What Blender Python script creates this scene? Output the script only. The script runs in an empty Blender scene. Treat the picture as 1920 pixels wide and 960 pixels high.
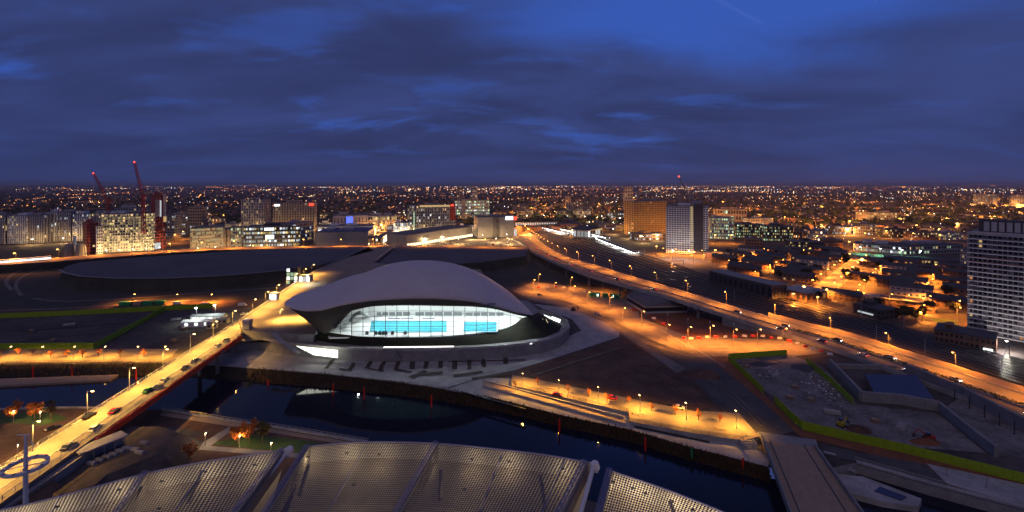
import bpy, bmesh, math, random
from mathutils import Vector, Matrix
from mathutils.geometry import tessellate_polygon
random.seed(7)
sc = bpy.context.scene
col = sc.collection
R = math.radians

# ------------------------------------------------------------------ camera
FPX, CAMH, HOR, CXP = 850.0, 80.0, 345.0, 960.0      # focal length in pixels of a 1920 wide picture, eye height, horizon row
cd = bpy.data.cameras.new('camera')
cam = bpy.data.objects.new('camera', cd); col.objects.link(cam)
cam.location = (0, 0, CAMH); cam.rotation_euler = (R(90), 0, 0)
cd.sensor_width = 36.0; cd.lens = 36.0 * FPX / 1920.0
cd.shift_y = -(480.0 - HOR) / 1920.0
cd.clip_start = 0.5; cd.clip_end = 120000.0
sc.camera = cam

# ------------------------------------------------------------------ render / exposure
sc.view_settings.view_transform = 'Standard'
sc.view_settings.look = 'None'
sc.view_settings.exposure = 0.0
sc.view_settings.gamma = 1.0
sc.view_settings.use_curve_mapping = False
sc.render.engine = 'CYCLES'
sc.cycles.use_denoising = True
sc.cycles.max_bounces = 5
sc.cycles.diffuse_bounces = 2
sc.cycles.glossy_bounces = 3
sc.cycles.transparent_max_bounces = 16
sc.cycles.sample_clamp_indirect = 1.5
sc.cycles.sample_clamp_direct = 0.0
sc.cycles.caustics_reflective = False
sc.cycles.caustics_refractive = False
sc.cycles.use_light_tree = True

# ------------------------------------------------------------------ sky: dusk Nishita behind a broken cloud sheet
SUN_EL, SUN_ROT = R(1.2), R(200)
w = bpy.data.worlds.new('World'); sc.world = w; w.use_nodes = True
nt = w.node_tree; nt.nodes.clear()
def N(t, **k):
    n = nt.nodes.new(t)
    for a, b in k.items(): setattr(n, a, b)
    return n
def Mth(op, a, b=None, c=None, clamp=False):
    n = N('ShaderNodeMath', operation=op, use_clamp=clamp)
    for i, x in enumerate((a, b, c)):
        if x is None: continue
        if isinstance(x, (int, float)): n.inputs[i].default_value = x
        else: nt.links.new(x, n.inputs[i])
    return n.outputs[0]
def MixC(f, a, b):
    n = N('ShaderNodeMix', data_type='RGBA')
    for s, x in ((0, f), (6, a), (7, b)):
        if isinstance(x, (int, float)): n.inputs[s].default_value = x
        elif isinstance(x, tuple): n.inputs[s].default_value = (*x, 1)
        else: nt.links.new(x, n.inputs[s])
    return n.outputs[2]
def Ramp(f, a, b):
    n = N('ShaderNodeMapRange', interpolation_type='SMOOTHSTEP')
    nt.links.new(f, n.inputs[0]); n.inputs[1].default_value = a; n.inputs[2].default_value = b
    return n.outputs[0]
sky = N('ShaderNodeTexSky', sky_type='NISHITA', sun_disc=False, sun_elevation=SUN_EL, sun_rotation=SUN_ROT)
sky.air_density = 1.0; sky.dust_density = 0.3; sky.ozone_density = 4.0
tc = N('ShaderNodeTexCoord'); sp = N('ShaderNodeSeparateXYZ'); nt.links.new(tc.outputs['Generated'], sp.inputs[0])
zz = Mth('ADD', Mth('MAXIMUM', sp.outputs[2], 0.0), 0.18)
U = Mth('DIVIDE', sp.outputs[0], zz); V = Mth('DIVIDE', sp.outputs[1], zz)
cmb = N('ShaderNodeCombineXYZ'); nt.links.new(U, cmb.inputs[0]); nt.links.new(V, cmb.inputs[1])
def Noise(scale, detail, rough, off, dist=0.0, sx=1.0):
    mp = N('ShaderNodeMapping'); mp.inputs[1].default_value = off; mp.inputs[3].default_value = (sx, 1, 1)
    mp.inputs[2].default_value = (0, 0, R(14))
    nt.links.new(cmb.outputs[0], mp.inputs[0])
    n = N('ShaderNodeTexNoise'); nt.links.new(mp.outputs[0], n.inputs['Vector'])
    n.inputs['Scale'].default_value = scale; n.inputs['Detail'].default_value = detail
    n.inputs['Roughness'].default_value = rough; n.inputs['Distortion'].default_value = dist
    return n.outputs[0]
n1 = Noise(1.1, 6, 0.55, (1.1, 2.9, 12.4), 0.35, 0.7)
n2 = Noise(1.1, 6, 0.55, (-4.0, 8.2, 2), 0.4, 0.6)
n3 = Noise(2.0, 7, 0.6, (9.0, 2.0, 5), 0.5, 0.5)
# a wide break in the sheet, high to the right
gx = Mth('DIVIDE', Mth('SUBTRACT', U, 0.85), 1.0); gy = Mth('DIVIDE', Mth('SUBTRACT', V, 1.55), 0.55)
gd = Mth('SQRT', Mth('ADD', Mth('MULTIPLY', gx, gx), Mth('MULTIPLY', gy, gy)))
gap = Ramp(Mth('ADD', gd, Mth('MULTIPLY', Mth('SUBTRACT', n1, 0.5), 2.4)), 1.45, 0.4)
cover = Mth('ADD', Ramp(n1, 0.24, 0.40), Mth('MULTIPLY', gap, -0.95), clamp=True)
rift = Ramp(n3, 0.54, 0.70)
cover = Mth('SUBTRACT', cover, Mth('MULTIPLY', rift, 0.42), clamp=True)
K = 10.0
cloud = MixC(Ramp(n2, 0.32, 0.68), (0.029*K, 0.0395*K, 0.122*K), (0.042*K, 0.064*K, 0.214*K))
clear = MixC(0.75, sky.outputs[0], (0.047*K, 0.122*K, 0.57*K))
CLEAR_MIX = clear.node
skyc = MixC(cover, clear, cloud)
low = Ramp(sp.outputs[2], 0.13, 0.0)
skyc = MixC(Mth('MULTIPLY', low, 0.6), skyc, (0.026*K, 0.042*K, 0.140*K))
# a faint vapour trail in the break
tx, ty = Mth('SUBTRACT', U, 0.70), Mth('SUBTRACT', V, 1.60); lx, ly = 0.26, 0.152
tt = Mth('DIVIDE', Mth('ADD', Mth('MULTIPLY', tx, lx), Mth('MULTIPLY', ty, ly)), lx*lx+ly*ly, clamp=True)
ex_, ey_ = Mth('SUBTRACT', tx, Mth('MULTIPLY', tt, lx)), Mth('SUBTRACT', ty, Mth('MULTIPLY', tt, ly))
td_ = Mth('SQRT', Mth('ADD', Mth('MULTIPLY', ex_, ex_), Mth('MULTIPLY', ey_, ey_)))
skyc = MixC(Mth('MULTIPLY', Ramp(td_, 0.015, 0.0), 0.16), skyc, (0.11*K, 0.17*K, 0.60*K))
bg = N('ShaderNodeBackground'); bg.inputs[1].default_value = 0.1
nt.links.new(skyc, bg.inputs[0])
wo = N('ShaderNodeOutputWorld'); nt.links.new(bg.outputs[0], wo.inputs[0])

# ------------------------------------------------------------------ sun: the last afterglow, very weak and very soft
sd = bpy.data.lights.new('sun', 'SUN'); sd.energy = 0.30; sd.angle = R(50); sd.color = (1.0, 0.68, 0.46)
sun = bpy.data.objects.new('sun', sd); col.objects.link(sun)
sun.rotation_euler = (R(42), 0, R(-20))

# ------------------------------------------------------------------ helpers
def P(x, y, z=0.0):
    d = FPX * (CAMH - z) / (y - HOR)
    return Vector(((x - CXP) * d / FPX, d, z))
def D(x, y, d):
    return Vector(((x - CXP) * d / FPX, d, CAMH - (y - HOR) * d / FPX))
ORD = ['first','second','third','fourth','fifth','sixth','seventh','eighth','ninth','tenth','eleventh','twelfth','thirteenth','fourteenth','fifteenth','sixteenth','seventeenth','eighteenth','nineteenth','twentieth','twenty-first','twenty-second','twenty-third','twenty-fourth','twenty-fifth','twenty-sixth','twenty-seventh','twenty-eighth','twenty-ninth','thirtieth']

def mat(name, c, c2=None, s=0.15, rough=0.8, metal=0.0, bump=0.0, spec=0.4, emit=None, es=0.0, lit=True, contrast=(0.40, 0.60), detail=6):
    m = bpy.data.materials.new(name); m.use_nodes = True
    t = m.node_tree; b = t.nodes['Principled BSDF']
    b.inputs['Base Color'].default_value = (*c, 1); b.inputs['Roughness'].default_value = rough
    b.inputs['Metallic'].default_value = metal; b.inputs['Specular IOR Level'].default_value = spec
    if c2 is not None or bump:
        g = t.nodes.new('ShaderNodeNewGeometry')
        n = t.nodes.new('ShaderNodeTexNoise'); n.inputs['Scale'].default_value = s; n.inputs['Detail'].default_value = detail
        n.inputs['Roughness'].default_value = 0.62
        t.links.new(g.outputs['Position'], n.inputs['Vector'])
        if c2 is not None:
            r = t.nodes.new('ShaderNodeMapRange'); r.inputs[1].default_value = contrast[0]; r.inputs[2].default_value = contrast[1]
            n2_ = t.nodes.new('ShaderNodeTexNoise'); n2_.inputs['Scale'].default_value = s*7.3; n2_.inputs['Detail'].default_value = 4; n2_.inputs['Roughness'].default_value = 0.7
            t.links.new(g.outputs['Position'], n2_.inputs['Vector'])
            mm_ = t.nodes.new('ShaderNodeMix'); mm_.data_type = 'FLOAT'; mm_.inputs[0].default_value = 0.42
            t.links.new(n.outputs[0], mm_.inputs[2]); t.links.new(n2_.outputs[0], mm_.inputs[3]); t.links.new(mm_.outputs[0], r.inputs[0])
            x = t.nodes.new('ShaderNodeMix'); x.data_type = 'RGBA'
            x.inputs[6].default_value = (*c, 1); x.inputs[7].default_value = (*c2, 1)
            t.links.new(r.outputs[0], x.inputs[0]); t.links.new(x.outputs[2], b.inputs['Base Color'])
        if bump:
            u = t.nodes.new('ShaderNodeBump'); u.inputs['Strength'].default_value = bump; u.inputs['Distance'].default_value = 0.3
            t.links.new(n.outputs[0], u.inputs['Height']); t.links.new(u.outputs[0], b.inputs['Normal'])
    if emit:
        b.inputs['Emission Color'].default_value = (*emit, 1); b.inputs['Emission Strength'].default_value = es
        if not lit: m.cycles.emission_sampling = 'NONE'
    return m

class MB:
    def __init__(s): s.v = []; s.f = []; s.m = []
    def poly(s, pts, m=0):
        n = len(s.v); s.v += [tuple(p) for p in pts]; s.f.append(tuple(range(n, n + len(pts)))); s.m.append(m)
    def fbox(s, o, ex, ey, x0, x1, y0, y1, z0, z1, m=0):
        n = len(s.v); ez = Vector((0, 0, 1))
        for z in (z0, z1):
            for (x, y) in ((x0, y0), (x1, y0), (x1, y1), (x0, y1)): s.v.append(tuple(o + ex * x + ey * y + ez * z))
        for q in ((3,2,1,0), (4,5,6,7), (0,1,5,4), (1,2,6,5), (2,3,7,6), (3,0,4,7)):
            s.f.append(tuple(n + i for i in q)); s.m.append(m)
    def box(s, c, size, rz=0.0, m=0):
        ex = Vector((math.cos(rz), math.sin(rz), 0)); ey = Vector((-ex.y, ex.x, 0))
        s.fbox(Vector(c), ex, ey, -size[0]/2, size[0]/2, -size[1]/2, size[1]/2, -size[2]/2, size[2]/2, m)
    def tube(s, p0, p1, r0, r1=None, n=6, m=0, cap=True):
        p0 = Vector(p0); p1 = Vector(p1); r1 = r0 if r1 is None else r1
        d = (p1 - p0).normalized(); a = d.cross(Vector((0, 0, 1)))
        if a.length < 1e-3: a = Vector((1, 0, 0))
        a.normalize(); b = d.cross(a); k = len(s.v)
        for p, r in ((p0, r0), (p1, r1)):
            for i in range(n):
                t = 2*math.pi*i/n; s.v.append(tuple(p + (a*math.cos(t) + b*math.sin(t))*r))
        for i in range(n):
            j = (i+1) % n; s.f.append((k+i, k+j, k+n+j, k+n+i)); s.m.append(m)
        if cap:
            s.f.append(tuple(k+n-1-i for i in range(n))); s.m.append(m)
            s.f.append(tuple(k+n+i for i in range(n))); s.m.append(m)
    def prism(s, pts, z0, z1, m=0, mt=None):
        """vertical prism of an XY outline"""
        n = len(pts); k = len(s.v)
        for z in (z0, z1):
            for p in pts: s.v.append((p[0], p[1], z))
        for i in range(n):
            j = (i+1) % n; s.f.append((k+i, k+j, k+n+j, k+n+i)); s.m.append(m)
        for a, b, c in tessellate_polygon([[Vector((p[0], p[1], 0)) for p in pts]]):
            s.f.append((k+n+a, k+n+b, k+n+c)); s.m.append(m if mt is None else mt)
            s.f.append((k+c, k+b, k+a)); s.m.append(m)
    def grid(s, rows, m=0, close=False):
        k = len(s.v); nc = len(rows[0])
        for r in rows: s.v += [tuple(p) for p in r]
        for i in range(len(rows)-1):
            for j in range(nc if close else nc-1):
                j2 = (j+1) % nc
                s.f.append((k+i*nc+j, k+i*nc+j2, k+(i+1)*nc+j2, k+(i+1)*nc+j)); s.m.append(m)
    def ribbon(s, pts, half, z0, z1, m=0, closed=False):
        """wall or kerb of given half thickness along a polyline (z relative to each point)"""
        n = len(pts); L = []
        for i, p in enumerate(pts):
            a = pts[max(i-1, 0)] if not closed else pts[i-1]; b = pts[min(i+1, n-1)] if not closed else pts[(i+1) % n]
            d = Vector((b[0]-a[0], b[1]-a[1], 0)).normalized(); L.append(Vector((-d.y, d.x, 0))*half)
        rows = []
        for i, p in enumerate(pts):
            p = Vector(p); u = Vector((0, 0, 1))
            rows.append([p-L[i]+u*z0, p-L[i]+u*z1, p+L[i]+u*z1, p+L[i]+u*z0])
        if closed: rows.append(rows[0])
        s.grid(rows, m, close=True)
        if not closed: s.poly(rows[0], m); s.poly(rows[-1][::-1], m)
    def ico(s, c, r, m=0, jit=0.0, sz=1.0):
        k = len(s.v)
        for p in ICO_V:
            q = r*(1 + random.uniform(-jit, jit)); s.v.append((c[0]+p[0]*q, c[1]+p[1]*q, c[2]+p[2]*q*sz))
        for f in ICO_F: s.f.append(tuple(k+i for i in f)); s.m.append(m)
    def octa(s, c, r, m=0):
        k = len(s.v)
        for p in ((1,0,0),(-1,0,0),(0,1,0),(0,-1,0),(0,0,1),(0,0,-1)): s.v.append((c[0]+p[0]*r, c[1]+p[1]*r, c[2]+p[2]*r))
        for f in ((0,2,4),(2,1,4),(1,3,4),(3,0,4),(2,0,5),(1,2,5),(3,1,5),(0,3,5)): s.f.append(tuple(k+i for i in f)); s.m.append(m)
    def build(s, name, mats, parent=None, origin=(0,0,0), smooth=False, kind=None, label=None):
        me = bpy.data.meshes.new(name)
        o_ = Vector(origin)
        me.from_pydata([(v[0]-o_.x, v[1]-o_.y, v[2]-o_.z) for v in s.v], [], s.f)
        if not isinstance(mats, (list, tuple)): mats = [mats]
        for x in mats: me.materials.append(x)
        if len(mats) > 1: me.polygons.foreach_set('material_index', s.m)
        if smooth: me.polygons.foreach_set('use_smooth', [True]*len(s.f))
        me.update()
        o = bpy.data.objects.new(name, me); col.objects.link(o)
        if parent is not None: o.parent = parent
        else: o.location = o_
        if kind: o['kind'] = kind
        if label: o['label'] = label
        return o
_p = (1+5**0.5)/2; _q = (1+_p*_p)**0.5
ICO_V = [(a/_q, b/_q, c/_q) for a, b, c in ((-1,_p,0),(1,_p,0),(-1,-_p,0),(1,-_p,0),(0,-1,_p),(0,1,_p),(0,-1,-_p),(0,1,-_p),(_p,0,-1),(_p,0,1),(-_p,0,-1),(-_p,0,1))]
ICO_F = ((0,11,5),(0,5,1),(0,1,7),(0,7,10),(0,10,11),(1,5,9),(5,11,4),(11,10,2),(10,7,6),(7,1,8),(3,9,4),(3,4,2),(3,2,6),(3,6,8),(3,8,9),(4,9,5),(2,4,11),(6,2,10),(8,6,7),(9,8,1))

def tag(o, label, cat, group=None, kind=None):
    if label: o['label'] = label
    if cat: o['category'] = cat
    if group: o['group'] = group
    if kind: o['kind'] = kind
    return o
def thing(name, label, cat, loc=(0,0,0), group=None, rz=0.0):
    o = bpy.data.objects.new(name, None); o.empty_display_size = 0.5; col.objects.link(o)
    o.location = loc; o.rotation_euler = (0, 0, rz)
    return tag(o, label, cat, group)
def copy_tree(o, parent=None):
    c = o.copy(); col.objects.link(c); c.parent = parent
    for ch in KIDS.get(o.name, []): copy_tree_child(ch, c)
    return c
def copy_tree_child(ch, parent):
    c = ch.copy(); col.objects.link(c); c.parent = parent
    for g in KIDS.get(ch.name, []): copy_tree_child(g, c)
KIDS = {}
def note_kids(o):
    KIDS[o.name] = list(o.children)
    for c in o.children: note_kids(c)
def structure(name, mb, m, **k):
    o = mb.build(name, m, **k); o['kind'] = 'structure'; return o
def sheet(name, px, z, m, kind='structure', world=False, holes=None, parent=None):
    """flat sheet through ground points given as picture rows/columns on the level z"""
    pts = [Vector(p) if world else P(p[0], p[1], z) for p in px]
    mb = MB(); mb.v = [tuple(p) for p in pts]
    loops = [pts]
    for h in holes or []:
        hp = [P(p[0], p[1], z) if not world else Vector(p) for p in h]; mb.v += [tuple(p) for p in hp]; loops.append(hp)
    for t in tessellate_polygon([[Vector((p.x, p.y, 0)) for p in l] for l in loops]):
        a, b, c = (Vector(mb.v[i]) for i in t)
        if (b-a).cross(c-a).z < 0: t = (t[0], t[2], t[1])
        mb.f.append(tuple(t)); mb.m.append(0)
    o = mb.build(name, m, parent=parent)
    if kind: o['kind'] = kind
    return o
def lerp(a, b, t): return a + (b-a)*t
def curve(pts, t):
    """piecewise Catmull-Rom through tuples, first entry the parameter"""
    if t <= pts[0][0]: return pts[0][1:]
    if t >= pts[-1][0]: return pts[-1][1:]
    for i in range(len(pts)-1):
        if pts[i][0] <= t <= pts[i+1][0]: break
    p1, p2 = pts[i], pts[i+1]; p0 = pts[max(i-1, 0)]; p3 = pts[min(i+2, len(pts)-1)]
    h = p2[0]-p1[0]; u = (t-p1[0])/h; out = []
    for k in range(1, len(p1)):
        m1 = (p2[k]-p0[k])/max(p2[0]-p0[0], 1e-6)*h; m2 = (p3[k]-p1[k])/max(p3[0]-p1[0], 1e-6)*h
        out.append((2*u**3-3*u*u+1)*p1[k] + (u**3-2*u*u+u)*m1 + (-2*u**3+3*u*u)*p2[k] + (u**3-u*u)*m2)
    return out
def along(pts, step, start=0.0):
    """points every step metres along a polyline, with direction"""
    out = []; need = start
    for a, b in zip(pts, pts[1:]):
        a = Vector(a); b = Vector(b); L = (b-a).length; d = (b-a)/L if L else Vector((1,0,0))
        while need <= L: out.append((a+d*need, d)); need += step
        need -= L
    return out
# ------------------------------------------------------------------ materials
M = {}
M['ground'] = mat('dark earth', (0.040, 0.033, 0.031), (0.105, 0.085, 0.075), 0.05, 0.95)
M['scrub'] = mat('scrub land', (0.030, 0.034, 0.024), (0.060, 0.056, 0.042), 0.08, 0.95)
M['dirt'] = mat('brown soil', (0.070, 0.036, 0.024), (0.150, 0.085, 0.055), 0.09, 0.95, bump=0.3)
M['clay'] = mat('red clay', (0.17, 0.060, 0.030), (0.24, 0.095, 0.045), 0.12, 0.95)
M['asphalt'] = mat('asphalt', (0.060, 0.056, 0.054), (0.105, 0.098, 0.092), 0.12, 0.85)
M['road_pale'] = mat('worn pale road', (0.125, 0.105, 0.088), (0.23, 0.20, 0.17), 0.15, 0.9)
M['plaza'] = mat('buff paving', (0.21, 0.165, 0.125), (0.29, 0.23, 0.175), 0.12, 0.85)
M['concrete'] = mat('pale concrete', (0.28, 0.27, 0.255), (0.44, 0.425, 0.41), 0.2, 0.85)
M['concrete_d'] = mat('grey concrete', (0.20, 0.195, 0.19), (0.29, 0.285, 0.28), 0.25, 0.85)
M['trench'] = mat('wet trench soil', (0.055, 0.045, 0.035), (0.085, 0.070, 0.055), 0.4, 0.95)
M['gravel'] = mat('site gravel', (0.10, 0.088, 0.08), (0.25, 0.23, 0.215), 0.11, 0.95, bump=.4)
M['lawn'] = mat('lawn', (0.040, 0.085, 0.020), (0.065, 0.120, 0.030), 0.3, 0.95)
M['berm'] = mat('berm grass', (0.008, 0.010, 0.005), (0.020, 0.020, 0.010), 0.4, 0.95)
M['track'] = mat('track ballast', (0.055, 0.050, 0.050), (0.085, 0.075, 0.072), 0.3, 0.95)
M['rail'] = mat('rail steel', (0.30, 0.29, 0.29), rough=0.4, metal=0.8)
M['roof'] = mat('aluminium roof', (0.58, 0.52, 0.50), (0.66, 0.59, 0.56), 0.05, 0.55, metal=0.0, spec=0.35)  # warm tint of the city glow is put into the roof colour
M['soffit'] = mat('dark timber soffit', (0.060, 0.050, 0.045), (0.085, 0.070, 0.060), 0.4, 0.7)
M['white'] = mat('white paint', (0.74, 0.74, 0.74), (0.80, 0.80, 0.80), 0.5, 0.5)
M['inwhite'] = mat('white hall lining', (0.78, 0.79, 0.78), rough=0.6)
M['dark'] = mat('dark opening', (0.02, 0.022, 0.025), rough=0.4)
M['grey'] = mat('grey panel', (0.24, 0.24, 0.27), (0.30, 0.30, 0.33), 0.1, 0.6)
M['red'] = mat('red paint', (0.50, 0.02, 0.012), (0.60, 0.035, 0.02), 0.5, 0.45)
M['pile'] = mat('vivid red pile paint', (0.85, 0.03, 0.015), rough=0.4)
M['darkred'] = mat('dark red cladding', (0.30, 0.030, 0.022), (0.38, 0.05, 0.035), 0.2, 0.6)
M['green'] = mat('green paint', (0.02, 0.30, 0.12), rough=0.5)
M['lime'] = mat('lime hoarding paint', (0.23, 0.36, 0.008), (0.31, 0.46, 0.012), 0.4, 0.55)
M['steel'] = mat('galvanised steel', (0.42, 0.42, 0.43), rough=0.45, metal=0.6)
M['darksteel'] = mat('dark steel', (0.07, 0.07, 0.075), rough=0.5, metal=0.4)
M['timber'] = mat('timber deck', (0.30, 0.21, 0.14), (0.38, 0.28, 0.19), 0.8, 0.8)
M['rubber'] = mat('tyre rubber', (0.02, 0.02, 0.02), rough=0.85)
M['carglass'] = mat('car glass', (0.02, 0.025, 0.03), rough=0.08, spec=0.6)
M['brick'] = mat('brown brick', (0.20, 0.105, 0.075), (0.27, 0.15, 0.10), 0.6, 0.9)
M['render'] = mat('pale render', (0.42, 0.40, 0.40), (0.50, 0.48, 0.47), 0.15, 0.8)
M['renderd'] = mat('tan render', (0.40, 0.31, 0.23), (0.48, 0.38, 0.29), 0.15, 0.8)
M['slate'] = mat('dark slate', (0.055, 0.055, 0.065), (0.085, 0.085, 0.095), 0.3, 0.8)
M['felt'] = mat('grey roofing felt', (0.11, 0.11, 0.125), (0.16, 0.16, 0.175), 0.2, 0.8)
M['bluefelt'] = mat('blue membrane', (0.045, 0.06, 0.13), (0.06, 0.08, 0.16), 0.3, 0.6)
M['pool'] = mat('pool water over blue tiles', (0.06, 0.56, 0.74), (0.12, 0.66, 0.82), 0.5, 0.12)
M['win_d'] = mat('unlit window glass', (0.035, 0.038, 0.05), rough=0.12, spec=0.6)
def emis(name, c, s, lit=False): return mat(name, (0.02, 0.02, 0.02), rough=0.5, emit=c, es=s, lit=lit)
E = {}
E['warm'] = emis('warm lit window', (1.0, 0.66, 0.28), 0.55)
E['yellow'] = emis('yellow lit window', (1.0, 0.76, 0.28), 0.50)
E['cool'] = emis('cool lit window', (0.85, 0.95, 1.0), 0.6)
E['greenw'] = emis('greenish lit window', (0.74, 1.0, 0.62), 0.5)
E['orange'] = emis('orange lit window', (1.0, 0.40, 0.10), 0.6)
for q_ in ('warm','yellow','cool','greenw','orange'):
    for n_, f_ in (('_b', 2.2), ('_d', 0.45)):
        b_ = E[q_].node_tree.nodes['Principled BSDF'].inputs; E[q_+n_] = emis(q_+n_+' lit window', tuple(b_['Emission Color'].default_value[:3]), b_['Emission Strength'].default_value*f_)
E['amber'] = emis('amber lamp glass', (1.0, 0.55, 0.16), 40.0)
E['sodium'] = emis('sodium lamp glass', (1.0, 0.42, 0.08), 40.0)
E['whiteL'] = emis('white lamp glass', (1.0, 0.93, 0.80), 40.0)
E['far_o'] = emis('distant sodium lamp', (1.0, 0.34, 0.07), 7.0)
E['far_od'] = emis('dim distant sodium lamp', (1.0, 0.28, 0.06), 2.0)
E['far_wd'] = emis('dim distant warm lamp', (1.0, 0.56, 0.28), 1.8)
E['far_w'] = emis('distant warm lamp', (1.0, 0.66, 0.34), 7.0)
E['far_c'] = emis('distant white lamp', (0.9, 0.97, 1.0), 6.0)
E['far_r'] = emis('distant red lamp', (1.0, 0.07, 0.04), 4.0)
E['sign_w'] = emis('white sign face', (0.95, 0.97, 1.0), 2.6)
E['sign_r'] = emis('red sign face', (1.0, 0.06, 0.03), 2.2)
E['sign_b'] = emis('blue lit panel', (0.10, 0.16, 1.0), 1.6)
E['shop'] = emis('shopfront glow', (1.0, 0.78, 0.48), 2.4)
E['tail'] = emis('tail lamp', (1.0, 0.03, 0.02), 14.0)
E['head'] = emis('headlamp', (1.0, 0.92, 0.78), 30.0)
E['tube'] = emis('fluorescent tube', (0.95, 1.0, 0.93), 9.0)
E['hall'] = emis('hall ceiling lamp', (0.94, 1.0, 0.99), 34.0, True)
E['hut'] = emis('lit hut window', (0.92, 1.0, 0.90), 2.2)

# ------------------------------------------------------------------ terrain and river
FAR_BANK = [(-420,684),(0,684),(330,681),(390,684),(500,692),(620,702),(740,715),(835,729),(930,748),(1060,781),(1180,806),(1290,838),(1440,877)]
INLET = [(1530,884),(1606,867),(1740,906),(1990,972),(2400,1075)]
NEAR_BANK = [(2150,1250),(1500,1060),(1200,966),(900,880),(690,831),(540,806),(420,789),(305,769),(230,766),(115,765),(0,768),(-420,770)]
river_px = FAR_BANK + INLET + NEAR_BANK
BASIN = [(1558,683),(1690,683),(1800,722),(1925,800),(1925,862),(1872,850),(1800,790),(1762,762),(1612,742)]
hole = [P(*p) for p in river_px]
outer = [Vector((-90000,-60,0)), Vector((90000,-60,0)), Vector((90000,90000,0)), Vector((-90000,90000,0))]
g = sheet('ground', outer, 0, M['ground'], world=True, holes=[hole])
def water_mat():
    m = bpy.data.materials.new('river water'); m.use_nodes = True; t = m.node_tree; b = t.nodes['Principled BSDF']
    b.inputs['Base Color'].default_value = (0.006, 0.010, 0.024, 1); b.inputs['Roughness'].default_value = 0.05
    b.inputs['IOR'].default_value = 1.33; b.inputs['Specular IOR Level'].default_value = 0.5
    g = t.nodes.new('ShaderNodeNewGeometry'); mp = t.nodes.new('ShaderNodeMapping'); mp.inputs[3].default_value = (0.8, 0.35, 1)
    n = t.nodes.new('ShaderNodeTexNoise'); n.inputs['Scale'].default_value = 1.2; n.inputs['Detail'].default_value = 3
    u = t.nodes.new('ShaderNodeBump'); u.inputs['Strength'].default_value = 0.04; u.inputs['Distance'].default_value = 0.1
    t.links.new(g.outputs['Position'], mp.inputs[0]); t.links.new(mp.outputs[0], n.inputs['Vector'])
    t.links.new(n.outputs[0], u.inputs['Height']); t.links.new(u.outputs[0], b.inputs['Normal'])
    return m
M['water'] = water_mat()
ZW = -3.0
sheet('river', [(p.x, p.y, ZW) for p in hole], ZW, M['water'], world=True)
def bank(name, px, off, m, zb=ZW-0.4, mid=None):
    rows = []
    for p in px:
        a = P(*p); k_ = off*(1 if p[0] < 700 or off > -2 else max(.3, 1-(p[0]-700)/450)); rows.append([a, a+Vector((0, k_*0.35, -0.9)), a+Vector((0, k_, zb))])
    mb = MB(); mb.grid(rows); return structure(name, mb, m)
fb = []
for a, b in zip(FAR_BANK, FAR_BANK[1:]):
    for k in range(8): fb.append((lerp(a[0], b[0], k/8), lerp(a[1], b[1], k/8)))
fb.append(FAR_BANK[-1])
M['bank'] = mat('reedy bank soil', (0.018, 0.016, 0.010), (0.045, 0.034, 0.017), 0.5, 0.95, bump=0.5)
bank('river_bank', fb, -6.5, M['bank'])
bank('river_bank', NEAR_BANK, 1.0, M['concrete_d'])
bank('quay_wall', INLET, -0.5, M['concrete_d'])
# coping stones along the banks
mb = MB(); mb.ribbon([P(x, y) for x, y in fb if x > 385 and x < 900], 0.45, 0.0, 0.35); structure('kerb', mb, M['concrete'])
mb = MB(); mb.ribbon([P(x, y) for x, y in NEAR_BANK[4:8]], 0.4, 0.0, 0.5); structure('kerb', mb, M['concrete'])
mb = MB(); mb.ribbon([P(x, y) for x, y in NEAR_BANK[8:]], 0.35, 0.0, 0.4); structure('kerb', mb, M['concrete'])
mb = MB(); mb.ribbon([P(x, y) for x, y in INLET[1:4]], 0.45, 0.0, 0.45); structure('kerb', mb, M['concrete'])
# reeds and plants on the far bank: blades, uncountable
mb = MB()
for i in range(9000):
    k = random.randrange(len(fb)-1); t = random.random()
    a = P(lerp(fb[k][0], fb[k+1][0], t), lerp(fb[k][1], fb[k+1][1], t)); s = random.random()**0.8
    if a.x < -240 or (-150 < a.x < -112): continue
    y = -6.2*s*(1 if fb[k][0] < 700 else max(.3, 1-(fb[k][0]-700)/450)); z = -0.9*min(1, s/0.35) if s < 0.35 else -0.9-(s-0.35)/0.65*2.4
    b = a+Vector((random.uniform(-1, 1)*0.4, y, z-0.05)); h = random.uniform(0.5, 1.5); w_ = random.uniform(0.12, 0.35); an = random.uniform(0, 3.14)
    dx = Vector((math.cos(an)*w_, math.sin(an)*w_, 0)); tip = b+Vector((random.uniform(-.4, .4), random.uniform(-.5, .2), h))
    mb.poly([b-dx, b+dx, tip], random.choice((0, 0, 1, 2)))
mb.build('bank_vegetation', [mat('reed brown', (0.10, 0.055, 0.022), rough=0.9), mat('reed olive', (0.055, 0.055, 0.018), rough=0.9), mat('reed rust', (0.15, 0.055, 0.02), rough=0.9)], kind='stuff')

# surfaces laid on the terrain
ZS = [0.03]
def lay(name, px, m, z=None):
    ZS[0] += 0.012
    return sheet(name, px, ZS[0] if z is None else z, m)
lay('railway_land', [(990,436),(1130,436),(1200,470),(1290,498),(1400,533),(1500,553),(1600,583),(1700,608),(1800,638),(1960,676),(2100,720),(2100,840),(1930,793),(1700,707),(1560,655),(1400,604),(1250,557),(1100,515),(1000,474)], M['track'])
lay('ground_scrub', [(-200,470),(700,466),(980,470),(1010,500),(1100,540),(1000,540),(640,500),(560,500),(500,560),(440,590),(-200,590)], M['scrub'])
lay('ground_compound', [(-200,592),(310,580),(500,574),(448,606),(330,652),(-200,652)], M['ground'])
lay('site_road', [(-200,579),(120,577),(360,566),(500,560),(470,577),(395,574),(200,580),(-200,592)], M['dirt'])
lay('promenade', [(-200,655),(335,654),(322,668),(300,678),(-200,682)], M['plaza'])
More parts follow.
